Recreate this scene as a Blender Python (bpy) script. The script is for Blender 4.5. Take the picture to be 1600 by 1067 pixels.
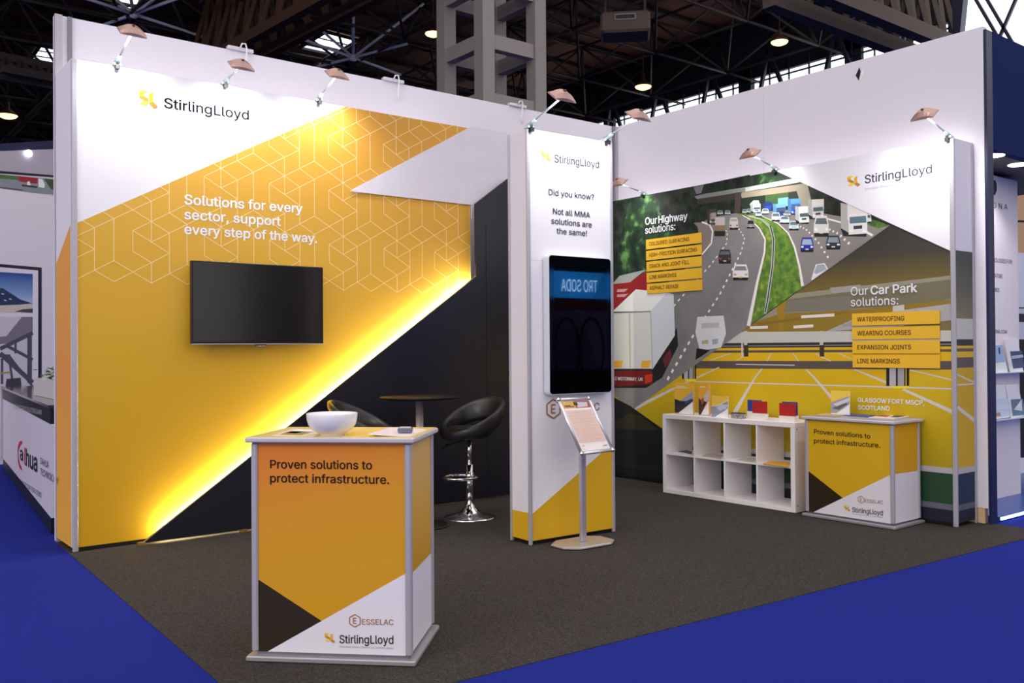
import bpy, math, random
from mathutils import Vector, Matrix
random.seed(7)
for o in list(bpy.data.objects): bpy.data.objects.remove(o)
sc = bpy.context.scene
col = sc.collection
PI = math.pi
# ------------------------------------------------------------------ camera
FPX = 1434.99
YAW, PITCH, ROLL = -0.66698, 0.0084677, -0.0073012
CAM = Vector((-7.338, -7.400, 1.388))
Fv = Vector((-math.sin(YAW)*math.cos(PITCH), math.cos(YAW)*math.cos(PITCH), math.sin(PITCH)))
R0 = Vector((math.cos(YAW), math.sin(YAW), 0)); U0 = R0.cross(Fv)
Rv = math.cos(ROLL)*R0 + math.sin(ROLL)*U0
Uv = -math.sin(ROLL)*R0 + math.cos(ROLL)*U0
cd = bpy.data.cameras.new('camera'); cam = bpy.data.objects.new('camera', cd); col.objects.link(cam)
cam.matrix_world = Matrix(((Rv.x, Uv.x, -Fv.x, CAM.x), (Rv.y, Uv.y, -Fv.y, CAM.y), (Rv.z, Uv.z, -Fv.z, CAM.z), (0, 0, 0, 1)))
cd.sensor_width = 36; cd.lens = FPX/1600*36; cd.clip_end = 300; cd.clip_start = .05
sc.camera = cam
# ------------------------------------------------------------------ world: overcast daylight
w = bpy.data.worlds.new('daylight'); sc.world = w; w.use_nodes = True
bg = w.node_tree.nodes['Background']; bg.inputs[0].default_value = (1.0, .965, .955, 1); bg.inputs[1].default_value = 1.15
sc.view_settings.view_transform = 'Standard'; sc.view_settings.look = 'None'
sc.view_settings.exposure = 0.0; sc.view_settings.gamma = 1; sc.view_settings.use_curve_mapping = False
al = bpy.data.lights.new('fill_light', 'AREA'); al.energy = 300; al.size = 2.6; al.color = (1, .97, .95)  # added fill lamp out of view, brightens the left-facing sides
ao = bpy.data.objects.new('fill_light', al); col.objects.link(ao); ao.location = (-15, -6, 7.5); ao.rotation_euler = (Vector((-3.5, -1.5, 1.5))-ao.location).to_track_quat('-Z', 'Y').to_euler()
SPOT_W = 40       # watts of one arm spotlight
LED_E = 240       # emission of the diagonal LED strip
# ------------------------------------------------------------------ survey: photo pixel -> point on a real plane
def ray(u, v): return Fv + (u-800)/FPX*Rv - (v-533.5)/FPX*Uv
def onx(u, v, x): r = ray(u, v); return CAM + r*((x-CAM.x)/r.x)
def ony(u, v, y): r = ray(u, v); return CAM + r*((y-CAM.y)/r.y)
def onz(u, v, z): r = ray(u, v); return CAM + r*((z-CAM.z)/r.z)
class Plane:                                     # a vertical plane: s runs to the viewer's right, z up, n towards the viewer
    def __init__(s, x, y, ang):
        s.o = Vector((x, y, 0)); s.ex = Vector((math.cos(ang), math.sin(ang), 0)); s.n = Vector((math.sin(ang), -math.cos(ang), 0)); s.a = ang
    def uv(s, u, v):
        r = ray(u, v); t = (s.o-CAM).dot(s.n)/r.dot(s.n); p = CAM + r*t
        return ((p-s.o).dot(s.ex), p.z)
    def P(s, q, off=0): return s.o + s.ex*q[0] + s.n*off + Vector((0, 0, q[1]))
    def moved(s, d): p = s.o + s.n*d; return Plane(p.x, p.y, s.a)
# ------------------------------------------------------------------ materials
def s2l(c):
    c /= 255; return c/12.92 if c <= .04045 else ((c+.055)/1.055)**2.4
def lin(rgb, k=1.0): return tuple(min(.93, s2l(c)*k) for c in rgb)
_m = {}
def mat(rgb, rough=.55, metal=0., k=1.25, emit=None, spec=.4, noise=None, coat=0., bump=None, grad=None):
    key = (tuple(rgb), rough, metal, k, emit, spec, str(noise), coat, bump, str(grad))
    if key in _m: return _m[key]
    m = bpy.data.materials.new('mat'); m.use_nodes = True; nt = m.node_tree; b = nt.nodes['Principled BSDF']
    c = lin(rgb, k)+(1,)
    b.inputs['Base Color'].default_value = c; b.inputs['Roughness'].default_value = rough; b.inputs['Metallic'].default_value = metal
    b.inputs['Specular IOR Level'].default_value = spec; b.inputs['Coat Weight'].default_value = coat
    if emit: b.inputs['Emission Color'].default_value = lin(rgb)+(1,); b.inputs['Emission Strength'].default_value = emit
    tc = nt.nodes.new('ShaderNodeTexCoord')
    if noise:                                    # (scale, other colour, detail, contrast lo, hi)
        n = nt.nodes.new('ShaderNodeTexNoise'); n.inputs['Scale'].default_value = noise[0]; n.inputs['Detail'].default_value = noise[2]
        nt.links.new(tc.outputs['Object'], n.inputs['Vector'])
        r = nt.nodes.new('ShaderNodeValToRGB'); r.color_ramp.elements[0].position = noise[3]; r.color_ramp.elements[1].position = noise[4]
        r.color_ramp.elements[0].color = c; r.color_ramp.elements[1].color = lin(noise[1], k)+(1,)
        if len(noise) > 5:
            e = r.color_ramp.elements.new((noise[3]+noise[4])/2); e.color = lin(noise[5], k)+(1,)
        nt.links.new(n.outputs['Fac'], r.inputs['Fac']); nt.links.new(r.outputs['Color'], b.inputs['Base Color'])
    if grad:                                     # printed colour gradient: list of (z, rgb) over object height, plus optional x term
        g = grad; sx = nt.nodes.new('ShaderNodeSeparateXYZ'); nt.links.new(tc.outputs['Object'], sx.inputs[0])
        ma = nt.nodes.new('ShaderNodeMapRange'); ma.inputs[1].default_value = g['z'][0]; ma.inputs[2].default_value = g['z'][1]
        ad = nt.nodes.new('ShaderNodeMath'); ad.operation = 'MULTIPLY_ADD'; ad.inputs[1].default_value = g.get('kx', 0)
        nt.links.new(sx.outputs['X'], ad.inputs[0]); nt.links.new(sx.outputs['Z'], ad.inputs[2]); nt.links.new(ad.outputs[0], ma.inputs[0])
        r = nt.nodes.new('ShaderNodeValToRGB'); cs = g['c']
        r.color_ramp.elements[0].color = lin(cs[0], k)+(1,); r.color_ramp.elements[1].color = lin(cs[-1], k)+(1,)
        for i, cc in enumerate(cs[1:-1]):
            e = r.color_ramp.elements.new((i+1)/(len(cs)-1)); e.color = lin(cc, k)+(1,)
        nt.links.new(ma.outputs[0], r.inputs['Fac']); nt.links.new(r.outputs['Color'], b.inputs['Base Color'])
    if bump:
        n = nt.nodes.new('ShaderNodeTexNoise'); n.inputs['Scale'].default_value = bump[0]; n.inputs['Detail'].default_value = 3
        nt.links.new(tc.outputs['Object'], n.inputs['Vector'])
        bp = nt.nodes.new('ShaderNodeBump'); bp.inputs['Strength'].default_value = bump[1]; bp.inputs['Distance'].default_value = bump[2]
        nt.links.new(n.outputs['Fac'], bp.inputs['Height']); nt.links.new(bp.outputs['Normal'], b.inputs['Normal'])
    _m[key] = m; return m
WHITE = mat((212, 207, 216), .6); WHITEG = mat((218, 215, 222), .35)
ALU = mat((166, 162, 170), .42, .3); ALUD = mat((120, 116, 128), .4, .7); CHROME = mat((225, 225, 230), .08, 1.)
BLACKP = mat((24, 24, 33), .28, spec=.5); BLACK = mat((16, 15, 17), .4); BROWNBK = mat((36, 26, 8), .5)
YEL = mat((203, 156, 22), .5); NAVY = mat((32, 42, 84), .9, k=1.2, spec=.05); PAPER = mat((225, 222, 224), .5)
WHT = mat((232, 232, 236), .5, k=1.1); LINEW = mat((226, 196, 140), .5); DARKT = mat((26, 8, 16), .5, spec=.2); NAVYT = mat((20, 26, 48), .5)
LEATHER = mat((26, 25, 28), .38, spec=.5, bump=(60, .15, .002)); GLASSB = mat((9, 9, 12), .06, spec=.55)
# ------------------------------------------------------------------ mesh builder
base = {}
def tag(o, label=None, cat=None, group=None, kind=None):
    if label: o['label'] = label
    if cat: o['category'] = cat
    if group: o['group'] = group
    if kind: o['kind'] = kind
    return o
def thing(name, loc, label, cat, group=None):
    o = bpy.data.objects.new(name, None); o.location = loc; o.empty_display_size = .1; col.objects.link(o)
    base[o] = Vector(loc); return tag(o, label, cat, group)
class MB:
    def __init__(s): s.v = []; s.f = []; s.m = []; s.sm = []; s.mats = []
    def _mi(s, m):
        if m not in s.mats: s.mats.append(m)
        return s.mats.index(m)
    def add(s, vs, fs, m, smooth=False):
        k = len(s.v); s.v += [Vector(p) for p in vs]; i = s._mi(m)
        for f in fs: s.f.append([k+j for j in f]); s.m.append(i); s.sm.append(smooth)
        return s
    def face(s, pts, m): return s.add(pts, [list(range(len(pts)))], m)
    def hexa(s, b, t, m):                        # bottom ring, top ring
        n = len(b); fs = [list(range(n))[::-1], [n+i for i in range(n)]] + [[i, (i+1) % n, n+(i+1) % n, n+i] for i in range(n)]
        return s.add(list(b)+list(t), fs, m)
    def box(s, c, size, m, ang=0, bev=0):
        c = Vector(c); ca, sa = math.cos(ang), math.sin(ang); x, y, z = size[0]/2, size[1]/2, size[2]/2
        def q(i, j, k): return c + Vector((i*ca-j*sa, i*sa+j*ca, k))
        if bev:
            e = min(bev, x*.45, y*.45, z*.45)
            rings = []
            for zz, ins in ((-z, e), (-z+e, 0), (z-e, 0), (z, e)):
                X, Y = x-ins, y-ins
                rings.append([q(-X+e, -Y, zz), q(X-e, -Y, zz), q(X, -Y+e, zz), q(X, Y-e, zz), q(X-e, Y, zz), q(-X+e, Y, zz), q(-X, Y-e, zz), q(-X, -Y+e, zz)])
            return s.rings(rings, m, smooth=False)
        return s.hexa([q(-x, -y, -z), q(x, -y, -z), q(x, y, -z), q(-x, y, -z)], [q(-x, -y, z), q(x, -y, z), q(x, y, z), q(-x, y, z)], m)
    def rings(s, rr, m, smooth=True, cap=True, closed=False):
        n = len(rr[0]); vs = [p for r in rr for p in r]; fs = []
        R = len(rr)
        for i in range(R if closed else R-1):
            a = i*n; b = ((i+1) % R)*n
            for j in range(n): fs.append([a+j, a+(j+1) % n, b+(j+1) % n, b+j])
        if cap and not closed: fs.append(list(range(n))[::-1]); fs.append([(R-1)*n+j for j in range(n)])
        return s.add(vs, fs, m, smooth)
    def tube(s, p, q, r, m, r2=None, n=12, smooth=True):
        p, q = Vector(p), Vector(q); d = (q-p).normalized(); a = d.orthogonal().normalized(); b = d.cross(a)
        def ring(c, rr): return [c + (a*math.cos(2*PI*i/n)+b*math.sin(2*PI*i/n))*rr for i in range(n)]
        return s.rings([ring(p, r), ring(q, r if r2 is None else r2)], m, smooth)
    def bar(s, p, q, wd, m, up=None, h=None):    # rectangular bar
        p, q = Vector(p), Vector(q); d = (q-p).normalized(); a = d.cross(Vector(up) if up else Vector((0, 0, 1)))
        if a.length < 1e-3: a = d.orthogonal()
        a.normalize(); b = a.cross(d); h = h or wd
        def ring(c): return [c+a*wd/2+b*h/2, c-a*wd/2+b*h/2, c-a*wd/2-b*h/2, c+a*wd/2-b*h/2]
        return s.rings([ring(p), ring(q)], m, False)
    def path(s, pts, r, m, n=8, closed=False):
        pts = [Vector(p) for p in pts]; N = len(pts); rr = []; prev = None
        for i, p in enumerate(pts):
            if closed: d = (pts[(i+1) % N]-pts[i-1]).normalized()
            else: d = (pts[min(i+1, N-1)]-pts[max(i-1, 0)]).normalized()
            a = d.orthogonal().normalized() if prev is None else (prev-d*prev.dot(d)).normalized()
            prev = a; b = d.cross(a); rr.append([p+(a*math.cos(2*PI*j/n)+b*math.sin(2*PI*j/n))*r for j in range(n)])
        return s.rings(rr, m, closed=closed)
    def lathe(s, c, prof, m, n=32, axis=None):   # prof: (radius, height)
        c = Vector(c); rr = []
        for r, h in prof: rr.append([c+Vector((r*math.cos(2*PI*i/n), r*math.sin(2*PI*i/n), h)) for i in range(n)])
        return s.rings(rr, m, True, cap=(prof[0][0] > 1e-4))
    def prism(s, pts, d, m):                     # extrude polygon by vector
        d = Vector(d); pts = [Vector(p) for p in pts]; return s.hexa(pts, [p+d for p in pts], m)
    def build(s, name, parent=None, label=None, kind=None):
        me = bpy.data.meshes.new(name)
        if parent is not None: org = base[parent]
        else:
            xs = [p.x for p in s.v]; ys = [p.y for p in s.v]; zs = [p.z for p in s.v]
            org = Vector(((min(xs)+max(xs))/2, (min(ys)+max(ys))/2, min(zs)))
        me.from_pydata([tuple(p-org) for p in s.v], [], s.f)
        for m in s.mats: me.materials.append(m)
        me.polygons.foreach_set('material_index', s.m); me.polygons.foreach_set('use_smooth', s.sm); me.update()
        o = bpy.data.objects.new(name, me); col.objects.link(o); base[o] = org
        if parent is not None: o.parent = parent
        else: o.location = org
        if label: o['label'] = label
        if kind: o['kind'] = kind
        return o
class Art:                                       # flat print: coloured shapes laid on a plane one above another
    def __init__(s, pl, off=0, step=.00012): s.pl = pl; s.off = off; s.step = step; s.mb = MB(); s.boxes = []; s.top = 0
    def poly(s, m, pts, px=True):
        q = [s.pl.uv(*p) for p in pts] if px else pts
        bx = (min(p[0] for p in q)-.002, min(p[1] for p in q)-.002, max(p[0] for p in q)+.002, max(p[1] for p in q)+.002)
        lv = 1+max([b[4] for b in s.boxes if b[0] < bx[2] and b[2] > bx[0] and b[1] < bx[3] and b[3] > bx[1]], default=0)
        s.boxes.append(bx+(lv,)); s.top = max(s.top, lv); d = s.off + lv*s.step
        P = [s.pl.P(a, d) for a in q]
        ar = sum(q[i][0]*q[(i+1) % len(q)][1]-q[(i+1) % len(q)][0]*q[i][1] for i in range(len(q)))
        if ar < 0: P.reverse()
        s.mb.face(P, m); return s
    def line(s, m, pts, w, px=True, same=True):  # stroke of width w metres (or list)
        q = [s.pl.uv(*p) for p in pts] if px else pts
        for i in range(len(q)-1):
            a = Vector(q[i]); b = Vector(q[i+1]); d = (b-a).normalized(); n = Vector((-d.y, d.x))
            w0, w1 = (w[i]/2, w[i+1]/2) if isinstance(w, (list, tuple)) else (w/2, w/2)
            s.poly(m, [tuple(a-n*w0), tuple(b-n*w1), tuple(b+n*w1), tuple(a+n*w0)], px=False)
        return s
    def dashes(s, m, pts, w, n, fill=.45):
        q = [Vector(s.pl.uv(*p)) for p in pts]; L = [0]
        for i in range(len(q)-1): L.append(L[-1]+(q[i+1]-q[i]).length)
        def at(t):
            for i in range(len(q)-1):
                if t <= L[i+1] or i == len(q)-2: f = (t-L[i])/(L[i+1]-L[i]); return q[i].lerp(q[i+1], f)
        for k in range(n):
            a = (k/n)**1.5*L[-1]; b = ((k+fill)/n)**1.5*L[-1]
            ww = w[0]+(w[1]-w[0])*k/n
            s.line(m, [tuple(at(a)), tuple(at(b))], ww, px=False)
        return s
# ------------------------------------------------------------------ lettering
FONT = None; CAPF = .7
try:
    import os
    fp = os.path.join(bpy.utils.system_resource('DATAFILES'), 'fonts', 'Inter.woff2')
    if os.path.exists(fp): FONT = bpy.data.fonts.load(fp)
except Exception: FONT = None
from mathutils.geometry import interpolate_bezier, delaunay_2d_cdt
def contours(txt):
    cu = bpy.data.curves.new('lettering', 'FONT'); cu.body = txt; cu.size = 1
    if FONT: cu.font = FONT
    t = bpy.data.objects.new('lettering', cu); col.objects.link(t); dg = bpy.context.evaluated_depsgraph_get(); dg.update()
    c = t.to_curve(dg); out = []
    for sp in c.splines:
        pts = []; bp = sp.bezier_points; n = len(bp)
        for i in range(n):
            p, q = bp[i], bp[(i+1) % n]
            if (p.handle_right-p.co).length < 1e-5 and (q.handle_left-q.co).length < 1e-5 or abs((q.co-p.co).cross(p.handle_right-p.co).z)+abs((q.co-p.co).cross(q.handle_left-p.co).z) < 1e-7: pts.append(p.co.copy())
            else: pts += interpolate_bezier(p.co, p.handle_right, q.handle_left, q.co, 5)[:-1]
        pts = [p for i, p in enumerate(pts) if (p-pts[i-1]).length > 1e-4]
        if len(pts) > 2: out.append([Vector((p.x, p.y, 0)) for p in pts])
    t.to_curve_clear(); bpy.data.objects.remove(t); bpy.data.curves.remove(cu); return out
def sarea(c): return sum(c[i].x*c[(i+1) % len(c)].y-c[(i+1) % len(c)].x*c[i].y for i in range(len(c)))/2
def winding(p, cs):
    w_ = 0
    for c in cs:
        for i in range(len(c)):
            a, b = c[i-1], c[i]
            if (a.y > p.y) != (b.y > p.y):
                if a.x+(b.x-a.x)*(p.y-a.y)/(b.y-a.y) > p.x: w_ += 1 if b.y > a.y else -1
    return w_
def text_mesh(txt, bold=0.):
    cs = contours(txt); P2 = []; E2 = []
    for c in cs:
        b0 = len(P2); P2 += [p.to_2d() for p in c]; E2 += [(b0+i, b0+(i+1) % len(c)) for i in range(len(c))]
    vs, es, fs, *_ = delaunay_2d_cdt(P2, E2, [], 0, 1e-5)
    boxes = [(min(p.x for p in c), max(p.x for p in c), c) for c in cs]; F_ = []
    for f in fs:
        A_, B_, C_ = [vs[i] for i in f]; g = (A_+B_+C_)/3
        near = [c for x0_, x1_, c in boxes if x0_ <= g.x <= x1_]
        if near and winding(g, near) != 0: F_.append(list(f) if (B_-A_).cross(C_-A_) > 0 else list(f)[::-1])
    me = bpy.data.meshes.new('lettering'); me.from_pydata([(v.x, v.y, 0) for v in vs], [], F_); me.update(); return me
CAPF = max(v.co.y for v in text_mesh('H').vertices)
def letter(pl, txt, p0, p1, cap, m, parent, bold=0., off=.0026, px=True, label=None, ext=.0006, name='lettering', lean=0):
    a = pl.uv(*p0) if px else p0; b = pl.uv(*p1) if px else p1
    if px: cap = abs(pl.uv(p0[0], p0[1]-cap)[1]-a[1])
    me = text_mesh(txt); me.name = name
    if bold:
        import bmesh
        bm = bmesh.new(); bm.from_mesh(me); g0 = bm.verts[:]+bm.edges[:]+bm.faces[:]
        for k in range(8):
            g = bmesh.ops.duplicate(bm, geom=g0)['geom']
            dx, dy = bold*.62*math.cos(k*PI/4+.2), bold*.5*math.sin(k*PI/4+.2)
            for e in g:
                if isinstance(e, bmesh.types.BMVert): e.co.x += dx; e.co.y += dy; e.co.z += .00006*(k+1)
        bm.to_mesh(me); bm.free()
    xs = [v.co.x for v in me.vertices]; W = max(xs)-min(xs); x0 = min(xs)
    ys = cap/CAPF
    d = Vector(b)-Vector(a); L = d.length
    wv = (pl.ex*d.x + Vector((0, 0, d.y))).normalized() if L else pl.ex
    org = base[parent]; P0 = pl.P(a, off)
    for v in me.vertices:
        x, y = v.co.x, v.co.y
        v.co = P0 + pl.n*v.co.z + wv*((x-x0+lean*y)/W*L) + Vector((0, 0, y*ys)) - org
    me.materials.clear(); me.materials.append(m)
    for p in me.polygons: p.material_index = 0
    o = bpy.data.objects.new(name, me); col.objects.link(o); o.parent = parent; base[o] = org
    if label: o['label'] = label
    return o
def emblem(pl, box, parent, off=.004, cols=((228, 196, 66), (214, 160, 36), (180, 122, 34))):
    u0, v0, u1, v1, sk = box                     # pixel box, sk = vertical skew px across width
    A = Art(pl, off)
    a, b, c = [mat(x, .5) for x in cols]
    def q(pts): return [(u0+x/120*(u1-u0), v0+y/115*(v1-v0)+sk*x/120) for x, y in pts]
    for m, pts in ((a, [(2, 12), (27, 1), (59, 13), (34, 25)]), (b, [(2, 12), (34, 25), (30, 42), (30, 62), (2, 50)]), (c, [(2, 50), (29, 38), (60, 56), (60, 80), (34, 68)]),
                   (a, [(4, 87), (34, 68), (62, 78), (62, 88), (34, 102)]), (b, [(64, 25), (91, 12), (91, 72), (64, 86)]), (c, [(64, 84), (91, 72), (120, 98), (95, 114)])):
        A.poly(m, q(pts))
    return A.mb.build('emblem', parent, 'folded yellow ribbon emblem')
BRZ = mat((150, 100, 62), .4)
def hexmark(pl, c, hh, parent, off=.004, wl=.1):
    s0, z0 = pl.uv(*c); h = abs(pl.uv(c[0], c[1]-hh)[1]-z0)
    A = Art(pl, off)
    pts = [(s0+h*math.sin(k*PI/3), z0+h*math.cos(k*PI/3)) for k in range(7)]
    A.line(BRZ, pts, h*.16, px=False)
    for r in ([(-.25, -.42), (-.25, .42)], [(-.3, .42), (.27, .42)], [(-.25, 0), (.22, 0)], [(-.3, -.42), (.27, -.42)]):
        A.line(BRZ, [(s0+x*h, z0+y*h) for x, y in r], h*.15, px=False)
    return A.mb.build('emblem', parent, 'bronze hexagon emblem with a letter E')
TAGL = 'Innovation Driven, Service Led, Solutions Based'
GREYT = mat((150, 150, 158), .5)
# ------------------------------------------------------------------ key sizes (metres)
LA, HA, dA, hA = 5.792, 3.888, .487, 3.438
LB, LB2, dB, hB = 4.062, 3.975, .312, 2.985
PA = Plane(0, -dA, 0)                            # face of the big yellow panel
PB = Plane(-dB, 0, -PI/2)                        # face of the photographic panel (s = -y)
# ================================================================== SETTING
m = MB(); m.box((0, 20, -.054), (140, 140, .1), mat((30, 42, 138), .95, noise=(260, (38, 52, 158), 2, .35, .65), k=.85, spec=.1, bump=(500, .4, .004)))
tag(m.build('floor'), kind='structure')
CARP = mat((46, 42, 40), .95, noise=(130, (84, 78, 75), 8, .32, .72), k=1.0, spec=.1, bump=(420, .5, .004))
m = MB(); m.prism([(-5.80, -.02, 0), (-5.94, -4.18, 0), (.05, -4.50, 0), (.05, -.02, 0)][::1], (0, 0, -.004), CARP)
tag(m.build('stand_carpet'), 'charcoal grey stand carpet laid over the blue aisle carpet', 'carpet')
# stand walls
m = MB(); m.box((-LA/2, .03, HA/2), (LA, .06, HA), WHITE)
tag(m.build('wall_back'), kind='structure')
m = MB(); m.box((.03, -LB/2+.03, HA/2+.06), (.06, LB+.06, HA-.12), WHITE); m.box((.03, -LB/2+.03, .06), (.05, LB, .12), mat((200, 170, 130), .6))
m.box((.0, -2.0, 3.4), (.002, .004, .8), mat((190, 186, 196), .6))
wr = tag(m.build('wall_right'), kind='structure')
s0 = Plane(0, 0, -PI/2)
A = Art(s0, .002); A.poly(BLACK, [(1337, 118), (1343, 105), (1345, 112), (1342, 126)]); A.poly(mat((235, 235, 235)), [(1343, 126), (1346, 112), (1349, 108), (1350, 116), (1345, 125)])
A.mb.build('tear', wr, 'small torn hole near the top of the white wall')
m = MB()
m.box((-LA+.02, -.012, HA/2), (.05, .03, HA), ALU); m.box((-LA+.1, -.008, HA/2), (.03, .016, HA), ALUD)
tag(m.build('trim_1'), kind='structure')
m = MB(); m.box((-.02, -.02, HA/2), (.025, .025, HA), ALU); m.box((-.055, -.008, HA/2), (.012, .014, HA), ALUD); tag(m.build('trim_2'), kind='structure')
# ================================================================== YELLOW PANEL (wall A)
XR = -2.375
tA = thing('graphic_wall', (-LA/2-1, -dA, 0), 'large yellow and white display panel with line pattern behind the television', 'display panel')
YG = mat((205, 150, 40), .5, grad={'z': (.2, 3.3), 'c': [(192, 145, 14), (199, 153, 30), (203, 156, 54), (199, 143, 50)], 'kx': .12})
m = MB(); m.prism([(-LA, -dA+.001, .03), (XR, -dA+.001, .03), (XR, -.01, .03), (-LA, -.01, .03)], (0, 0, hA-.03), WHITE)
m.build('case', tA)
PAL = Plane(-LA, 0, -PI/2)                       # left end of the panel (s = -y)
A = Art(PAL, .001)
def pz(u, v, x): return onx(u, v, x).z
OR = mat((203, 145, 62), .5, grad={'z': (.2, 2.3), 'c': [(206, 150, 40), (204, 132, 60), (205, 142, 60)]}, k=1.45)
A.poly(OR, [(.005, .03), (dA-.03, .03), (dA-.03, 2.28), (.005, 2.03)], px=False)
A.mb.build('printed_face', tA, 'orange end face of the panel')
A = Art(PA, .001)
w0 = PA.uv(112, 352); w1 = PA.uv(541, 166)
sl = (w1[1]-w0[1])/(w1[0]-w0[0])
xt = w0[0]+(hA-w0[1])/sl
L0 = -LA+.035
zl = w0[1]+(L0-w0[0])*sl
A.poly(YG, [(L0, .03), (XR, .03), (XR, hA), (xt, hA), (L0, zl)], px=False)
A.poly(WHITEG, [(L0, zl), (xt, hA), (L0, hA)], px=False)
pf = A.mb.build('printed_face', tA, 'yellow and white printed front')
# line pattern: isometric lattice, 4 x 3 cell
c0s = -5.773; z0s = 1.892; CS = .1303; HS = .1503
V = [(1, .5), (1, 1.5), (2, 1), (2, 2), (3, 1.5), (0, 2), (0, 0)]
Ue = [(0, 2), (1, 2.5), (2, 0), (3, .5), (0, 1), (0, 0), (1, .5), (2, 0), (3, 2.5)]
De = [(0, 2), (2, 1), (3, .5), (1, .5), (3, 1.5), (3, 2.5), (0, 0)]
segs = set()
for K in range(-1, 8):
    for M in range(0, 5):
        for (c, h) in V: segs.add((0, (c+4*K, h+3*M), (c+4*K, h+3*M+1)))
        for (c, h) in Ue: segs.add((1, (c+4*K, h+3*M), (c+4*K+1, h+3*M+.5)))
        for (c, h) in De: segs.add((2, (c+4*K, h+3*M), (c+4*K+1, h+3*M-.5)))
def clip(a, b):
    t0, t1 = 0., 1.
    for f in (lambda p: p[0]-L0, lambda p: XR-p[0], lambda p: hA-p[1], lambda p: (w0[1]+(p[0]-w0[0])*sl)-p[1], lambda p: p[1]-z0s+.001):
        fa, fb = f(a), f(b)
        if fa < 0 and fb < 0: return None
        if fa < 0: t0 = max(t0, fa/(fa-fb))
        if fb < 0: t1 = min(t1, fa/(fa-fb))
    if t1-t0 < 1e-3: return None
    d = (b[0]-a[0], b[1]-a[1]); return (a[0]+d[0]*t0, a[1]+d[1]*t0), (a[0]+d[0]*t1, a[1]+d[1]*t1)
A = Art(PA, .0015, 0)
for kk, a, b in sorted(segs):
    A.off = .0015+.0002*kk
    if a[1] < 0: continue
    q = clip((c0s+a[0]*CS, z0s+a[1]*HS), (c0s+b[0]*CS, z0s+b[1]*HS))
    if q: A.line(LINEW, list(q), .0055, px=False)
A.mb.build('line_pattern', tA, 'fine cream hexagonal line pattern')
m = MB(); m.box((-LA+.018, -dA-.004, hA/2), (.036, .03, hA), ALU, bev=.006)
m.build('corner_post', tA)
m = MB(); m.box(((-LA+XR)/2, -dA+.01, .016), (XR+LA-.05, .02, .032), BLACK); m.build('plinth', tA)
letter(PA, 'Solutions for every', (287.7, 318.8), (472.6, 332.8), 15, WHT, tA, .028)
letter(PA, 'sector, support', (287.7, 342.2), (438.5, 352.9), 15, WHT, tA, .028)
letter(PA, 'every step of the way.', (287.7, 365.3), (495.4, 379.5), 15, WHT, tA, .028)
letter(PA, 'StirlingLloyd', (256.2, 168.3), (388.8, 187.5), 15.5, mat((6, 8, 20), .6, spec=.1), tA, .02)
letter(PA, TAGL, (256.2, 184), (388.8, 202.5), 4, GREYT, tA)
emblem(PA, (216.5, 139, 246.5, 168, 3), tA)
# white stretched fabric over the notch, black diagonal panel, LED strip
FAB = mat((205, 200, 211), .8, bump=(5, .5, .03))
m = MB(); ys = -dA-.012
fp_ = [(-3.63, 2.727), (-2.375, 2.727), (-2.375, 2.60), (-1.95, 2.90), (-1.95, 3.452), (-2.375, 3.452), (-3.60, 2.748)]
m.prism([(x, ys, z) for x, z in fp_][::-1], (0, -.006, 0), FAB)
tag(m.build('fabric_sail'), 'pointed piece of white stretched fabric beside the black panel top', 'fabric')
yb = -dA-.085
tb = thing('backdrop_panel', (-2.9, yb, 0), 'black backdrop panel with diagonal lit edge behind the bar table', 'backdrop')
m = MB(); XE = -.95
m.prism([(-5.344, yb, .02), (-2.378, yb, 2.058), (-2.378, yb, 2.729), (-2.0, yb, 3.0), (XE, yb, 3.0), (XE, yb, .02)], (0, .02, 0), BLACKP)
m.build('board', tb)
m = MB()
for x in (-2.26, -2.0, -1.2): m.box((x, yb-.001, 1.3 if x < -2.1 else 1.49), (.004, .003, 2.5 if x < -2.1 else 2.9), mat((12, 12, 16), .4))
m.build('panel_joint', tb)
m = MB(); m.bar((-5.344, yb-.001, .02), (-2.378, yb-.001, 2.066), .006, mat((140, 130, 110), .4), up=(0, 1, 0)); m.build('edge_trim', tb)
m = MB()
for x in (-5.35, -4.6, -3.6, -3.0): m.box((x, yb+.01, .012), (.05, .05, .02), mat((120, 90, 40), .5))
m.build('foot', tb)
LEDM = mat((255, 240, 200), .5, emit=LED_E)
d = Vector((2.966, 0, 2.038)).normalized(); nrm = Vector((d.z, 0, -d.x))
p = Vector((-5.20, -dA-.04, .075)); q = Vector((-2.42, -dA-.04, 2.0))
m = MB(); m.bar(p+nrm*.012, q+nrm*.012, .02, LEDM, up=(0, 1, 0), h=.012)
tag(m.build('led_strip'), 'warm white LED strip glowing along the diagonal edge of the black panel', 'light strip')
# ================================================================== television
tt = thing('television', (-4.42, -dA, 1.44), 'black widescreen television hung on the yellow panel', 'television')
x0, x1, z0, z1 = -4.93, -3.862, 1.452, 2.066; yt = -dA-.115
cx = (x0+x1)/2
x0 = PA.moved(.115).uv(299, 408)[0]; x1 = PA.moved(.115).uv(505, 417)[0]; z1 = PA.moved(.115).uv(400, 412)[1]; z0 = PA.moved(.115).uv(400, 537)[1]
m = MB(); m.box(((x0+x1)/2, yt+.02, (z0+z1)/2), (x1-x0, .04, z1-z0), mat((20, 19, 20), .3), bev=.004); m.build('housing', tt)
m = MB(); m.box(((x0+x1)/2, yt-.002, (z0+z1)/2+.002), (x1-x0-.02, .004, z1-z0-.026), mat((26, 23, 22), .16, spec=.5)); m.build('screen', tt)
m = MB(); m.box(((x0+x1)/2, yt+.002, z0-.001), (x1-x0, .02, .007), ALU); m.build('lower_trim', tt)
m = MB(); m.box(((x0+x1)/2, yt+.002, z0-.009), (.09, .02, .018), BLACK, bev=.005); m.build('sensor', tt)
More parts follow.
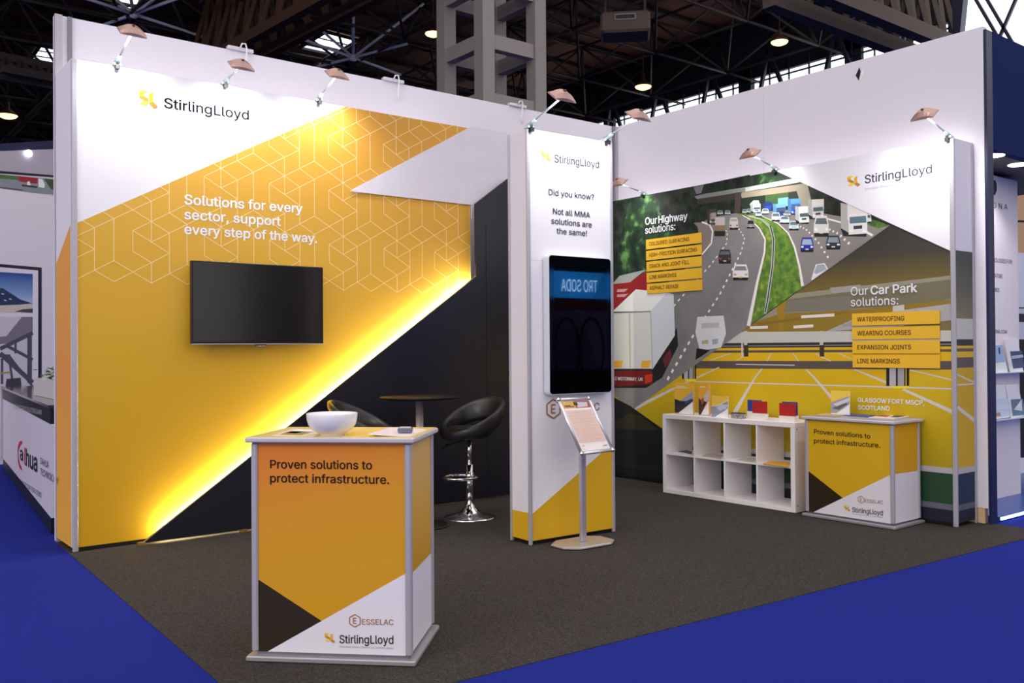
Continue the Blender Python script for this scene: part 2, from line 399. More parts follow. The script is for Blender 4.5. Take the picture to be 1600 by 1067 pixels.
m = MB(); m.box(((x0+x1)/2, yt+.075, (z0+z1)/2), (.4, .075, .3), BLACK); m.build('wall_mount', tt)
# ================================================================== COLUMN
KA = -.043; kx, ky, kw, kd, kh = -3.221, -2.366, .792, .23, 2.953
PK = Plane(kx, ky, KA)
ck = PK.P((kw/2, 0), -kd/2)
tk = thing('display_column', (ck.x, ck.y, 0), 'freestanding white and yellow display column carrying the portrait touchscreen', 'column')
m = MB(); m.box((ck.x, ck.y, kh/2+.015), (kw-.01, kd-.01, kh-.03), WHITE, ang=KA); m.build('core', tk)
A = Art(PK, 0)
A.poly(WHITEG, [(.02, .03), (kw-.012, .03), (kw-.012, kh), (.02, kh)], px=False)
a = PK.uv(833, 802.5); b = PK.uv(958.5, 692.4)
A.poly(YEL, [(.02, .03), (kw-.012, .03), (kw-.012, b[1]), (.02, a[1])], px=False)
A.mb.build('printed_face', tk)
PKL = Plane(PK.P((0, 0), -kd).x, PK.P((0, 0), -kd).y, KA-PI/2)
A = Art(PKL, 0); A.poly(WHITE, [(.01, .03), (kd-.02, .03), (kd-.02, kh), (.01, kh)], px=False)
a = PKL.uv(802, 796.5); b = PKL.uv(827, 801.8)
A.poly(YEL, [(.01, .03), (kd-.02, .03), (kd-.02, b[1]), (.01, a[1])], px=False); A.mb.build('side_face', tk)
for s_, d_ in ((.004, -.004), (kw-.004, -.004), (.004, -kd+.004)):
    m = MB(); c = PK.P((s_, 0), d_); m.box((c.x, c.y, kh/2), (.028, .022, kh), ALU, ang=KA, bev=.006); m.build('corner_post', tk)
m = MB(); m.box((ck.x, ck.y, .015), (kw-.03, kd-.03, .03), BLACK, ang=KA); m.build('plinth', tk)
A = Art(PK, .0005); A.line(mat((190, 186, 194)), [(.02, 2.02), (.26, 2.02)], .003, px=False); A.mb.build('panel_joint', tk)
emblem(PK, (845.5, 233, 860.5, 251, 2), tk, cols=((236, 214, 110), (226, 190, 80), (214, 170, 70)))  # emblem colours paled to imitate the spotlight washing them out
letter(PK, 'StirlingLloyd', (866, 253.4), (936, 263), 12, NAVYT, tk, .002)
letter(PK, 'Did you know?', (857, 304.4), (928, 312.6), 9, NAVYT, tk, .008)
letter(PK, 'Not all MMA', (863.7, 334.1), (921.7, 340.5), 8.8, NAVYT, tk, .014)
letter(PK, 'solutions are', (861, 349.2), (924.4, 355.6), 8.8, NAVYT, tk, .014)
letter(PK, 'the same!', (869.5, 364.9), (916.8, 369), 8.8, NAVYT, tk, .014)
hexmark(PK, (864.3, 638.7), 15, tk)
letter(PK, 'ESSELAC', (878, 644), (936.5, 640.6), 12, BRZ, tk, .012)
# touchscreen
PT = PK.moved(.065)
a = PT.uv(856, 397); b = PT.uv(954.5, 403); c = PT.uv(855, 618)
s0_, s1_, zt, zb = a[0], b[0], (a[1]+b[1])/2, c[1]
cc = PT.P(((s0_+s1_)/2, (zt+zb)/2))
ts = thing('touch_screen', (cc.x, cc.y, zb), 'portrait touchscreen display mounted on the white column', 'screen')
def rrect(pl, s0, s1, z0, z1, r, off, n=6):
    out = []
    for (cx_, cz_, a0) in ((s1-r, z1-r, 0), (s0+r, z1-r, PI/2), (s0+r, z0+r, PI), (s1-r, z0+r, 3*PI/2)):
        for i in range(n+1): t = a0+PI/2*i/n; out.append(pl.P((cx_+r*math.cos(t), cz_+r*math.sin(t)), off))
    return out
m = MB(); r1 = rrect(PT, s0_, s1_, zb, zt, .03, -.055); r2 = rrect(PT, s0_, s1_, zb, zt, .03, 0); r3 = rrect(PT, s0_+.006, s1_-.006, zb+.006, zt-.006, .026, .003)
m.rings([r1, r2, r3], mat((205, 205, 212), .3, .3), smooth=False); m.build('housing', ts)
m = MB(); m.rings([rrect(PT, s0_+.008, s1_-.008, zb+.008, zt-.008, .024, .003), rrect(PT, s0_+.009, s1_-.009, zb+.009, zt-.009, .024, .006)], mat((3, 3, 4), .05, spec=.5), smooth=False); m.build('bezel', ts)
m = MB(); m.rings([rrect(PT, s0_+.05, s1_-.05, zb+.07, zt-.07, .002, .006), rrect(PT, s0_+.05, s1_-.05, zb+.07, zt-.07, .002, 0)], mat((4, 4, 8), .02, spec=1.0), smooth=False); m.build('screen', ts, 'glossy dark glass')
m = MB(); m.box(tuple(PK.P(((s0_+s1_)/2, (zt+zb)/2), .006)), (.4, .01, .5), BLACK, ang=KA); m.build('wall_mount', ts)
# ================================================================== PHOTOGRAPHIC PANEL (wall B)
tB = thing('photo_panel', (-dB, -2.1, 0), 'long display panel with highway and car park photographs along the right wall', 'display panel')
m = MB(); m.prism([(-dB+.001, -.02, .03), (-.03, -.02, .03), (-.03, -LB2, .03), (-dB+.001, -LB2, .03)], (0, 0, hB-.03), WHITE); m.build('case', tB)
A = Art(PB, .001, .0001)
S1 = LB2-.02; S0 = .03
def Z(u, v): return PB.uv(u, v)[1]
OLIVE = mat((96, 86, 52), .5, grad={'z': (1.7, 2.35), 'c': [(118, 104, 60), (104, 88, 42), (58, 54, 44), (42, 43, 42)]})
YF = mat((188, 158, 14), .5, grad={'z': (.45, 1.3), 'c': [(160, 140, 16), (186, 158, 14), (208, 168, 20)]})
ROADK = mat((84, 74, 70), .5); GRN = mat((26, 62, 36), .5); NVB = mat((24, 26, 44), .5); GR = mat((150, 150, 148)); LG = mat((186, 184, 176)); GY2 = mat((168, 164, 168))
# car park picture, back to front
hb = 1.388
def band(m_, va, vb, ua=956, ub=1492): A.poly(m_, [(ua, va[0]), (ub, va[1]), (ub, vb[1]), (ua, vb[0])])
A.poly(OLIVE, [(S0, 1.45), (S1, 1.45), (S1, hB), (S0, hB)], px=False)
A.poly(mat((140, 134, 116)), [(1130, 516), (1230, 460), (1489, 430), (1489, 470), (1425, 478), (1300, 512)])
A.poly(mat((112, 104, 82)), [(1228, 468), (1489, 436), (1489, 466), (1426, 480), (1400, 478), (1224, 488)])
A.poly(mat((136, 110, 36)), [(1130, 518), (1220, 490), (1330, 484), (1489, 468), (1489, 474), (1400, 492), (1330, 504), (1290, 517)])
A.poly(mat((150, 118, 28)), [(1212, 468), (1229, 466), (1223, 516), (1218, 516)])
A.poly(mat((130, 98, 28)), [(1180, 505), (1325, 486), (1325, 489), (1185, 509)])
A.poly(mat((116, 112, 100)), [(1230, 470), (1330, 462), (1330, 484), (1225, 488)])
A.poly(mat((160, 158, 158)), [(1290, 518), (1330, 500), (1400, 486), (1489, 474), (1489, 500), (1400, 510)])
for (a_, b_, c_, d_) in ((1172, 512, 1200, 511), (1240, 511, 1271, 509), (1252, 495, 1304, 492), (1316, 509, 1332, 506), (1297, 452, 1345, 447), (1300, 456, 1345, 452)):
    A.line(mat((214, 208, 200) if a_ < 1290 else (150, 146, 142)), [(a_, b_), (c_, d_)], .026)
band(LG, (520, 516), (538, 534)); band(mat((40, 42, 44)), (537.5, 533), (545, 541))
A.line(mat((150, 150, 150)), [(1120, 541), (1489, 537.5)], .006); 
band(YF, (545, 541), (549, 546)); band(ROADK, (548.5, 545.5), (552.5, 550)); band(YF, (552, 549.5), (564, 564.5)); band(ROADK, (564, 564), (575.5, 578))
A.line(mat((190, 184, 186)), [(1150, 569), (1242, 570.5)], .009)
A.poly(YF, [PB.uv(956, 575), PB.uv(1492, 577.5), (S1, .44), (S0, .44)], px=False)
A.poly(GY2, [(S0, .45), (S1, .45), (S1, .405), (S0, .405)], px=False)
A.poly(GRN, [(S0, .405), (S1, .405), (S1, .17), (S0, .17)], px=False)
A.poly(mat((92, 92, 104)), [(S0, .17), (S1, .17), (S1, .125), (S0, .125)], px=False)
A.poly(NVB, [(S0, .125), (S1, .125), (S1, .03), (S0, .03)], px=False)
LW = mat((196, 188, 184))
for pts, wd in (([(1191, 576), (1180, 590), (1165, 615), (1148, 645)], [.012, .016, .03, .05]), ([(1260, 577), (1276, 594), (1302, 624)], [.012, .02, .03]), ([(1335, 577), (1391, 600)], [.012, .02]),
                ([(1411, 608), (1492, 645)], [.02, .03]), ([(1422, 578), (1490, 594)], .01), ([(1124, 574), (1089, 590), (1049, 609), (984, 642)], [.01, .016, .026, .04]),
                ([(1085, 596), (1489, 607.5)], .012), ([(1170, 552), (1151, 563)], .008), ([(1205, 552), (1199, 564)], .01), ([(1239, 552), (1248, 564)], .01), ([(1275, 553), (1298, 564)], .01), ([(1310, 552), (1332, 561)], .006), ([(1142, 552), (1110, 563)], .008)):
    A.line(LW, pts, wd)
for x_ in (1162.5, 1281): A.poly(LG, [(x_, 517), (x_+5.5, 517), (x_+5.5, 540), (x_, 540)]); A.poly(mat((58, 46, 36)), [(x_, 539), (x_+7, 539), (x_+7, 557), (x_, 557)])
A.poly(mat((190, 186, 190)), [(1158.5, 519), (1160.5, 519), (1161.5, 558), (1158.5, 558)])
for (x_, w_, t_, b_) in ((1066, 22, 567, 592), (1385, 36, 570, 603)):
    A.poly(mat((26, 24, 26)), [(x_, t_), (x_+w_, t_), (x_+w_, b_), (x_, b_)]); A.poly(GY2, [(x_+w_*.14, t_), (x_+w_*.42, t_), (x_+w_*.42, b_), (x_+w_*.14, b_)])
    A.poly(GR, [(x_+w_*.5, t_), (x_+w_*.78, t_), (x_+w_*.78, b_), (x_+w_*.5, b_)]); A.poly(mat((220, 180, 20)), [(x_+w_*.84, t_), (x_+w_*.88, t_), (x_+w_*.88, b_), (x_+w_*.84, b_)])
    A.poly(mat((222, 204, 30)), [(x_+w_*.2, b_), (x_+w_, b_), (x_+w_*.95, b_+4), (x_+w_*.3, b_+4)])
A.poly(LG, [(1395, 478), (1413, 476), (1413, 485), (1395, 487)])
# highway picture
TREES = mat((20, 34, 22), .55, noise=(7, (96, 138, 78), 12, .42, .70, (34, 60, 36)), spec=.3)
TREED = mat((16, 20, 17), .55, noise=(9, (44, 56, 42), 12, .4, .7), spec=.3)
ASPH = mat((112, 110, 110), .5, noise=(2.5, (128, 126, 126), 3, .3, .7)); VERGE = mat((70, 104, 32), .55, noise=(14, (136, 156, 66), 12, .35, .68, (88, 120, 44)))
def chop(pts):                                   # keep inside the highway polygon
    return pts
HW = [(956, 318), (1213, 262.5), (1391, 352), (985, 643), (956, 611)]
hw = [PB.uv(*p) for p in HW]
hw[0] = (S0, hB); hw[1] = (hw[1][0], hB)
A.poly(TREES, hw, px=False)
A.poly(TREED, [(956, 320), (985, 312), (975, 345), (962, 420), (956, 430)])
A.poly(TREED, [(1040, 301), (1095, 290), (1085, 340), (1097, 370), (1060, 380), (1045, 350), (1030, 330)])
A.poly(TREED, [(1100, 288), (1172, 273), (1175, 290), (1100, 303)])
A.poly(mat((110, 106, 116)), [(1084, 293), (1100, 289), (1096, 302), (1088, 303)])
A.poly(TREED, [(1085, 310), (1160, 300), (1160, 336), (1090, 345)])
A.poly(mat((30, 44, 32)), [(1158, 310), (1246, 298), (1246, 320), (1160, 330)])
A.poly(mat((60, 88, 46)), [(1196, 303), (1232, 300), (1232, 318), (1196, 322)])
A.poly(TREED, [(1250, 282), (1300, 306), (1391, 352), (1360, 352), (1340, 330), (1300, 344), (1255, 320)])
# bridge
A.poly(mat((176, 184, 178)), [(1100, 303), (1162, 293.5), (1239, 279), (1255, 284), (1172, 298.5), (1090, 311.5)])
A.poly(mat((120, 122, 118)), [(1085, 307), (1100, 303), (1165, 293.5), (1165, 299.5), (1090, 311.5)])
A.poly(mat((52, 46, 44)), [(1090, 311), (1160, 300), (1160, 310), (1090, 320)])
A.poly(mat((150, 136, 118)), [(1155, 301.5), (1255, 287), (1264, 290), (1246, 298.5), (1160, 309.5)])
A.poly(mat((66, 54, 48)), [(1149, 301), (1159, 300), (1156, 336), (1148, 336)])
A.poly(mat((146, 138, 122)), [(1245, 298), (1245, 289), (1262, 288), (1270, 322), (1253, 326)])
# carriageways
A.poly(ASPH, [(1090, 352), (1110, 340), (1150, 333), (1175, 343), (1189, 357), (1197, 374), (1196, 394), (1186, 440), (1173, 508), (1140, 532), (1070, 582), (985, 643), (956, 611), (956, 560), (1010, 470), (1097, 398)])
A.poly(mat((124, 112, 108)), [(1084, 348), (1097, 347), (1113, 359), (1112, 382), (1097, 398), (1096, 360)])
A.poly(VERGE, [(1150, 333), (1195, 337), (1226, 358), (1242, 384), (1251, 416), (1255, 448), (1205, 484), (1173, 508), (1186, 440), (1196, 394), (1197, 374), (1189, 357), (1175, 343)])
A.poly(mat((60, 104, 44), .55, noise=(18, (120, 150, 50), 6, .35, .7)), [(1190, 337), (1226, 358), (1242, 384), (1251, 416), (1255, 448), (1206, 484), (1210, 420), (1212, 375), (1203, 352)])
A.poly(mat((122, 118, 116), .5, noise=(2.5, (136, 132, 128), 3, .3, .7)), [(1170, 333), (1252, 326), (1290, 334), (1391, 352), (1256, 448.5), (1251, 416), (1242, 384), (1226, 358), (1200, 340)])
A.poly(mat((92, 124, 50), .55, noise=(16, (60, 84, 40), 5, .4, .6)), [(1330, 332), (1391, 352), (1372, 357), (1340, 345)])
WL = mat((222, 216, 214))
A.line(WL, [(1097, 347), (1109, 351), (1114, 361), (1112, 380), (1097, 398)], .016)
A.line(WL, [(1160, 336), (1173, 343), (1187, 357), (1196, 374), (1195, 394), (1184, 440), (1170, 509)], [.006, .008, .012, .016, .02, .028, .042])
A.line(WL, [(1190, 337), (1216, 349), (1232, 364), (1242, 386), (1250, 418), (1254.5, 447)], [.005, .008, .012, .018, .022, .03])
for o_ in (0, 3): A.line(mat((176, 186, 180)), [(1168+o_, 337), (1190+o_, 343), (1203+o_, 355), (1208+o_, 374), (1206+o_, 415), (1198+o_, 470), (1195+o_*.6, 490)], [.006, .007, .008, .01, .012, .014, .014])
A.line(mat((40, 44, 40)), [(1204, 352), (1209.5, 374), (1207.7, 415), (1199.7, 470), (1196, 488)], .012)
A.line(WL, [(1290, 341), (1316, 348)], .014); A.line(WL, [(1355, 363), (1364, 368)], .02)
A.dashes(WL, [(1120, 350), (1137, 362), (1136, 380), (1110, 415), (1060, 470), (1020, 520)], (.008, .018), 26)
A.dashes(WL, [(1150, 350), (1164, 372), (1158, 395), (1125, 460), (1080, 530), (1045, 590), (1040, 600)], (.008, .028), 30)
A.dashes(WL, [(1240, 348), (1262, 360), (1280, 380), (1298, 408)], (.012, .02), 14, .35)
A.dashes(WL, [(1283, 352), (1310, 365), (1332, 385)], (.014, .024), 10, .35)
def van(u0, v0, u1, v1, c, glass=(70, 84, 92), k=.42, low=(24, 24, 26), lights=None, win=True):
    h = v1-v0; w_ = u1-u0; cm = mat(c)
    A.poly(mat(low), [(u0+w_*.02, v1-h*.28), (u1-w_*.02, v1-h*.28), (u1-w_*.04, v1), (u0+w_*.04, v1)])
    A.poly(cm, [(u0+w_*.14, v0), (u1-w_*.14, v0), (u1-w_*.02, v0+h*k), (u1, v1-h*.18), (u0, v1-h*.18), (u0+w_*.02, v0+h*k)])
    if win: A.poly(mat(glass), [(u0+w_*.2, v0+h*.12), (u1-w_*.2, v0+h*.12), (u1-w_*.1, v0+h*k), (u0+w_*.1, v0+h*k)])
    lc = mat(lights or (230, 230, 226))
    for a_ in (.06, .76): A.poly(lc, [(u0+w_*a_, v1-h*.42), (u0+w_*(a_+.18), v1-h*.42), (u0+w_*(a_+.18), v1-h*.3), (u0+w_*a_, v1-h*.3)])
    A.poly(mat((190, 180, 110) if lights else (200, 200, 200)), [(u0+w_*.38, v1-h*.24), (u0+w_*.62, v1-h*.24), (u0+w_*.62, v1-h*.15), (u0+w_*.38, v1-h*.15)])
def lorry(u0, v0, u1, v1, body, cab, glass=(70, 86, 96)):
    h = v1-v0; w_ = u1-u0
    A.poly(mat((26, 26, 28)), [(u0, v1-h*.25), (u1, v1-h*.25), (u1-w_*.05, v1), (u0+w_*.1, v1-h*.02)])
    A.poly(mat(tuple(int(x*.8) for x in body)), [(u0, v0), (u0+w_*.3, v0+h*.04), (u0+w_*.3, v1-h*.12), (u0+w_*.02, v1-h*.25)])
    A.poly(mat(body), [(u0+w_*.25, v0+h*.03), (u1, v0), (u1, v0+h*.5), (u0+w_*.25, v0+h*.5)])
    A.poly(mat(cab), [(u0+w_*.28, v0+h*.34), (u1-w_*.02, v0+h*.3), (u1, v1-h*.1), (u0+w_*.3, v1-h*.06)])
    A.poly(mat(glass), [(u0+w_*.33, v0+h*.42), (u1-w_*.06, v0+h*.38), (u1-w_*.04, v0+h*.58), (u0+w_*.34, v0+h*.61)])
    A.poly(mat((50, 52, 56)), [(u0+w_*.48, v0+h*.68), (u1-w_*.2, v0+h*.66), (u1-w_*.2, v0+h*.76), (u0+w_*.48, v0+h*.78)])
    for a_ in (.32, .82): A.poly(mat((226, 226, 222)), [(u0+w_*a_, v1-h*.22), (u0+w_*(a_+.14), v1-h*.22), (u0+w_*(a_+.14), v1-h*.14), (u0+w_*a_, v1-h*.14)])
RED = (150, 30, 30)
# far traffic
for (u_, v_) in ((1121, 329), (1133, 329), (1160, 327), (1167, 326)): van(u_, v_, u_+9, v_+7, (150, 160, 164))
lorry(1105, 326, 1120, 351, (60, 56, 52), (120, 112, 104)); 
A.poly(mat((150, 140, 134)), [(1111, 333), (1119, 332), (1119, 342), (1111, 342)])
A.poly(mat((180, 172, 164)), [(1118, 339.5), (1133, 339), (1133, 352), (1118, 352)]); A.poly(mat((128, 108, 82)), [(1117, 352), (1134, 352), (1134, 361), (1117, 361)]); A.poly(mat((34, 28, 28)), [(1116, 361), (1134, 361), (1133, 369), (1117, 369)])
van(1140, 340, 1154, 359, (184, 180, 176), (150, 146, 144), .3, lights=RED)
van(1167, 343, 1180, 357, (130, 138, 148), (30, 34, 40), .5, lights=(160, 60, 60))
van(1123, 390, 1143, 412, (46, 46, 52), (92, 96, 102), .35, lights=(150, 60, 40))
van(1145, 413, 1170, 438, (216, 212, 208), (112, 122, 132), .38, lights=(190, 150, 130))
A.poly(mat((210, 222, 222)), [(1172, 319), (1178, 313), (1186, 313), (1188, 320), (1184, 325), (1174, 325)]); lorry(1173, 318, 1189, 333, (200, 212, 212), (214, 226, 226))
A.poly(mat((36, 52, 116)), [(1192, 318), (1200, 315), (1207, 316), (1207, 329), (1194, 330)]); A.poly(mat((40, 70, 170)), [(1196, 322), (1206, 321), (1205, 328), (1196, 328)])
A.poly(mat((120, 180, 214)), [(1216, 310), (1232, 308), (1233, 322), (1216, 322)])
lorry(1208, 318, 1228, 338, (110, 170, 210), (34, 66, 150)); lorry(1231, 310, 1251, 336, (90, 150, 214), (40, 90, 200))
for (a_, b_, c_, d_, cc_) in ((1181, 330, 1191, 339, (190, 214, 224)), (1191, 326, 1202, 335, (214, 220, 220)), (1206, 332, 1220, 346, (190, 206, 212)), (1219, 337, 1234, 350, (196, 212, 216)), (1233, 345, 1249, 360, (176, 196, 200)), (1226, 330, 1236, 338, (150, 160, 170))):
    van(a_, b_, c_, d_, cc_, (90, 104, 112))
lorry(1243, 322, 1265, 350, (214, 220, 218), (208, 214, 212)); lorry(1263, 311, 1288, 343, (196, 194, 190), (188, 186, 182)); van(1272, 337, 1296, 370, (206, 202, 198), (86, 96, 104), .4)
van(1350, 334, 1362, 349, (200, 200, 198)); lorry(1314, 317, 1356, 370, (208, 204, 200), (214, 212, 210), (86, 110, 122))
van(1251, 371, 1272, 394, (30, 42, 150), (150, 170, 184), .5); van(1291, 368, 1314, 390, (40, 42, 48), (130, 142, 152), .5)
A.poly(mat((214, 212, 214)), [(1268, 436), (1275, 413), (1289, 411), (1294.5, 420), (1269, 438)]); A.poly(mat((150, 160, 172)), [(1272, 426), (1277, 414), (1288, 413), (1292, 421), (1276, 428)])
# near trucks
TR = mat((206, 206, 200)); 
A.poly(mat((24, 24, 26)), [(957, 575), (1019, 572), (1058, 512), (1060, 540), (1035, 590), (1010, 606), (957, 606)])
A.poly(mat((146, 26, 30)), [(957, 444), (985, 441), (1010, 424), (1022, 430), (1010, 470), (957, 487)]); A.poly(mat((158, 164, 160)), [(957, 444), (968, 431), (1010, 421), (985, 441)])
for y_ in (452, 460): A.poly(mat((196, 150, 150)), [(965, y_), (982, y_-1), (976, y_+4), (964, y_+4)])
A.poly(mat((222, 224, 220)), [(957, 487), (994, 452), (1043, 457), (1017, 486)])
A.poly(TR, [(957, 489), (1017, 486), (1020, 576), (957, 576)]); A.poly(mat((196, 200, 206)), [(1017, 486), (1043, 457), (1053, 460), (1055, 524), (1020, 577)])
A.line(mat((120, 120, 116)), [(957, 489), (1017, 486.5)], .012); A.line(mat((150, 150, 146)), [(984, 488), (985, 575)], .012); A.line(mat((150, 154, 158)), [(1017, 487), (1020, 577)], .01)
for (a_, b_) in ((958, 974), (1002, 1018)): A.poly(mat((230, 168, 50)), [(a_+1, 564), (b_, 563), (b_-3, 574), (a_, 575)])
A.poly(mat((108, 20, 20)), [(960, 580), (1019, 578), (1021, 600), (966, 604), (958, 598)]); A.poly(mat((190, 52, 30)), [(1008, 586), (1020, 584), (1019, 596), (1008, 600)])
A.poly(mat((100, 34, 40)), [(1036, 560), (1048, 545), (1050, 560), (1040, 575)])
A.poly(mat((206, 206, 210)), [(1090, 495), (1131, 493), (1135, 521), (1127, 543), (1094, 548), (1087, 520)]); A.poly(mat((24, 24, 26)), [(1089, 544), (1110, 547), (1096, 557), (1087, 562)]); A.poly(mat((182, 176, 176)), [(1096, 505), (1124, 504), (1124, 512), (1097, 513)])
A.poly(mat((170, 162, 120)), [(1097, 532), (1107, 531), (1107, 537), (1097, 538)]); A.poly(mat((150, 160, 170)), [(1113, 530), (1123, 529), (1122, 537), (1114, 538)])
# white corner and dark corner
wcs = PB.uv(1213, 262.5)[0]
A.poly(WHITEG, [(wcs, hB), (S1, hB), (S1, PB.uv(1489, 393)[1])], px=False)
A.poly(mat((16, 17, 17)), [(S0, PB.uv(957, 610)[1]+.0), PB.uv(985, 634), (1.05, .52), (2.07, .03), (S0, .03)], px=False)
A.poly(mat((42, 38, 12)), [PB.uv(960, 660), PB.uv(985, 645), PB.uv(1002, 649), PB.uv(1030, 672), PB.uv(960, 668)], px=False)
A.poly(mat((34, 38, 38)), [PB.uv(958, 664), PB.uv(1018, 669), PB.uv(1020, 673), PB.uv(958, 669)], px=False)
A.poly(mat((18, 24, 34)), [(S0, .17), (1.7, .17), (1.75, .125), (S0, .125)], px=False)
BT = .0012+A.top*.0001; print('LAYERS', A.top); A.mb.build('printed_face', tB, 'printed highway and car park photographs')
# right end of the panel
PBE = Plane(-dB, -LB2, 0)
A = Art(PBE, .001)
A.poly(WHITE, [(.01, .03), (dB-.026, .03), (dB-.026, hB), (.01, hB)], px=False)
def eb(m_, za, zb_): A.poly(m_, [(.01, za), (dB-.026, za), (dB-.026, zb_), (.01, zb_)], px=False)
zz = PB.uv(1489, 393)[1]
eb(mat((74, 78, 70), grad={'z': (1.6, 2.1), 'c': [(120, 110, 84), (84, 84, 72), (58, 62, 58)]}), 1.45, zz+.01)
eb(LG, 1.43, 1.6); eb(mat((40, 42, 44)), 1.39, 1.44); eb(YF, 1.30, 1.39); eb(ROADK, 1.345, 1.37); eb(ROADK, 1.22, 1.30); eb(mat((190, 152, 20)), .44, 1.22); eb(GY2, .405, .45); eb(mat((12, 34, 66)), .17, .405); eb(mat((84, 84, 104)), .125, .17); eb(mat((18, 22, 50)), .03, .125)
A.line(LW, [(.01, .92), (dB-.026, .80)], .03, px=False); A.line(LW, [(.01, 1.17), (dB-.026, 1.10)], .012, px=False); A.line(LW, [(.01, 1.09), (dB-.026, 1.09)], .012, px=False)
A.mb.build('printed_face', tB, 'printed end face of the panel')
m = MB(); m.box((-dB-.003, -LB2+.014, hB/2), (.026, .036, hB), ALU, bev=.006); m.build('corner_post', tB)
m = MB(); m.box((-.032, -LB2-.004, hB/2), (.014, .012, hB), ALU, bev=.003); m.build('corner_post', tB)
m = MB(); m.box((-dB+.01, -LB2/2, .015), (.02, LB2-.03, .03), BLACK); m.build('plinth', tB)
for (t_, a_, b_, cp, bo) in (('Our', (1008.8, 351.4), (1027.5, 349), 11, .02), ('Highway', (1029.5, 348.9), (1075, 343), 11, .034), ('solutions:', (1008.8, 365.4), (1056, 358.9), 11, .016)):
    letter(PB, t_, a_, b_, cp, WHT, tB, bo, off=BT)
for (t_, a_, b_, cp, bo) in (('Our', (1330.2, 461.8), (1357, 460.2), 13, .008), ('Car Park', (1361, 460), (1434, 456), 13, .03), ('solutions:', (1330.2, 478.6), (1404.4, 475.5), 13, .008),
                             ('GLASGOW FORT MSCP,', (1341, 627.8), (1445, 632.9), 6.8, .022), ('SCOTLAND', (1341, 639.7), (1391, 641.7), 6.8, .022), ('42 MOTORWAY, UK', (958.6, 593.5), (1005.3, 595.2), 5, .022)):
    letter(PB, t_, a_, b_, cp, WHT, tB, bo, off=BT)
BRD = mat((222, 172, 42), .5); BRDT = mat((58, 24, 20), .5)
boards = [([(1009.1, 374.7), (1095.7, 363), (1096, 378.9), (1009.5, 390.2)], 'COLOURED SURFACING', (1014.2, 384), (1077, 376.4), 5.8),
 ([(1009.5, 392.3), (1096, 381.5), (1096, 396.8), (1009.7, 407.7)], 'HIGH-FRICTION SURFACING', (1014.5, 401.5), (1089, 392.5), 5.8),
 ([(1010, 409.2), (1096, 399.9), (1096.3, 415), (1010, 425.3)], 'CRACK AND JOINT FILL', (1014.8, 419), (1077, 412.2), 5.8),
 ([(1010, 426.7), (1096.3, 418), (1096.7, 434), (1010.5, 442.2)], 'LINE MARKINGS', (1015, 436), (1057, 432.3), 5.8),
 ([(1010.5, 443.8), (1096.7, 436.6), (1097, 453), (1011, 459.3)], 'ASPHALT REPAIR', (1015.3, 453), (1060, 450), 5.8),
 ([(1330.9, 489.9), (1468, 485), (1468.3, 505.9), (1331.3, 508.8)], 'WATERPROOFING', (1339.2, 502.3), (1413, 500.7), 6.8),
 ([(1331.3, 512), (1468.3, 508.8), (1468.5, 528.4), (1331.8, 530.6)], 'WEARING COURSES', (1339.6, 524.1), (1423.5, 522.8), 6.8),
 ([(1331.5, 532.6), (1468.5, 531.3), (1468.7, 551.8), (1332, 552.4)], 'EXPANSION JOINTS', (1339.6, 545.9), (1423.7, 545.7), 6.8),
 ([(1331.8, 554.7), (1468.7, 554.7), (1468.9, 575.4), (1332.4, 574.2)], 'LINE MARKINGS', (1339.6, 567.3), (1406.2, 567.7), 6.8)]
for pts, t_, a_, b_, cp in boards:
    PM = PB.moved(BT+.006); q = [PM.uv(*p) for p in pts]; sa, sb = (q[0][0]+q[3][0])/2, (q[1][0]+q[2][0])/2; za, zb_ = (q[2][1]+q[3][1])/2, (q[0][1]+q[1][1])/2
    m = MB(); m.prism([PB.P((sa, za), BT), PB.P((sb, za), BT), PB.P((sb, zb_), BT), PB.P((sa, zb_), BT)], PB.n*.006, BRD)
    bo = m.build('caption_strip', tB)
    letter(PM, t_, a_, b_, cp, BRDT, bo, .008 if cp < 6 else .014, off=.0015)
letter(PB, 'StirlingLloyd', (1352, 287), (1457, 270.3), 13, NAVYT, tB, .01, off=BT)
letter(PB, TAGL, (1352, 297.3), (1457, 282.5), 3.4, GREYT, tB, off=BT)
emblem(PB, (1324.5, 275, 1345.2, 294.5, -3), tB, off=BT)
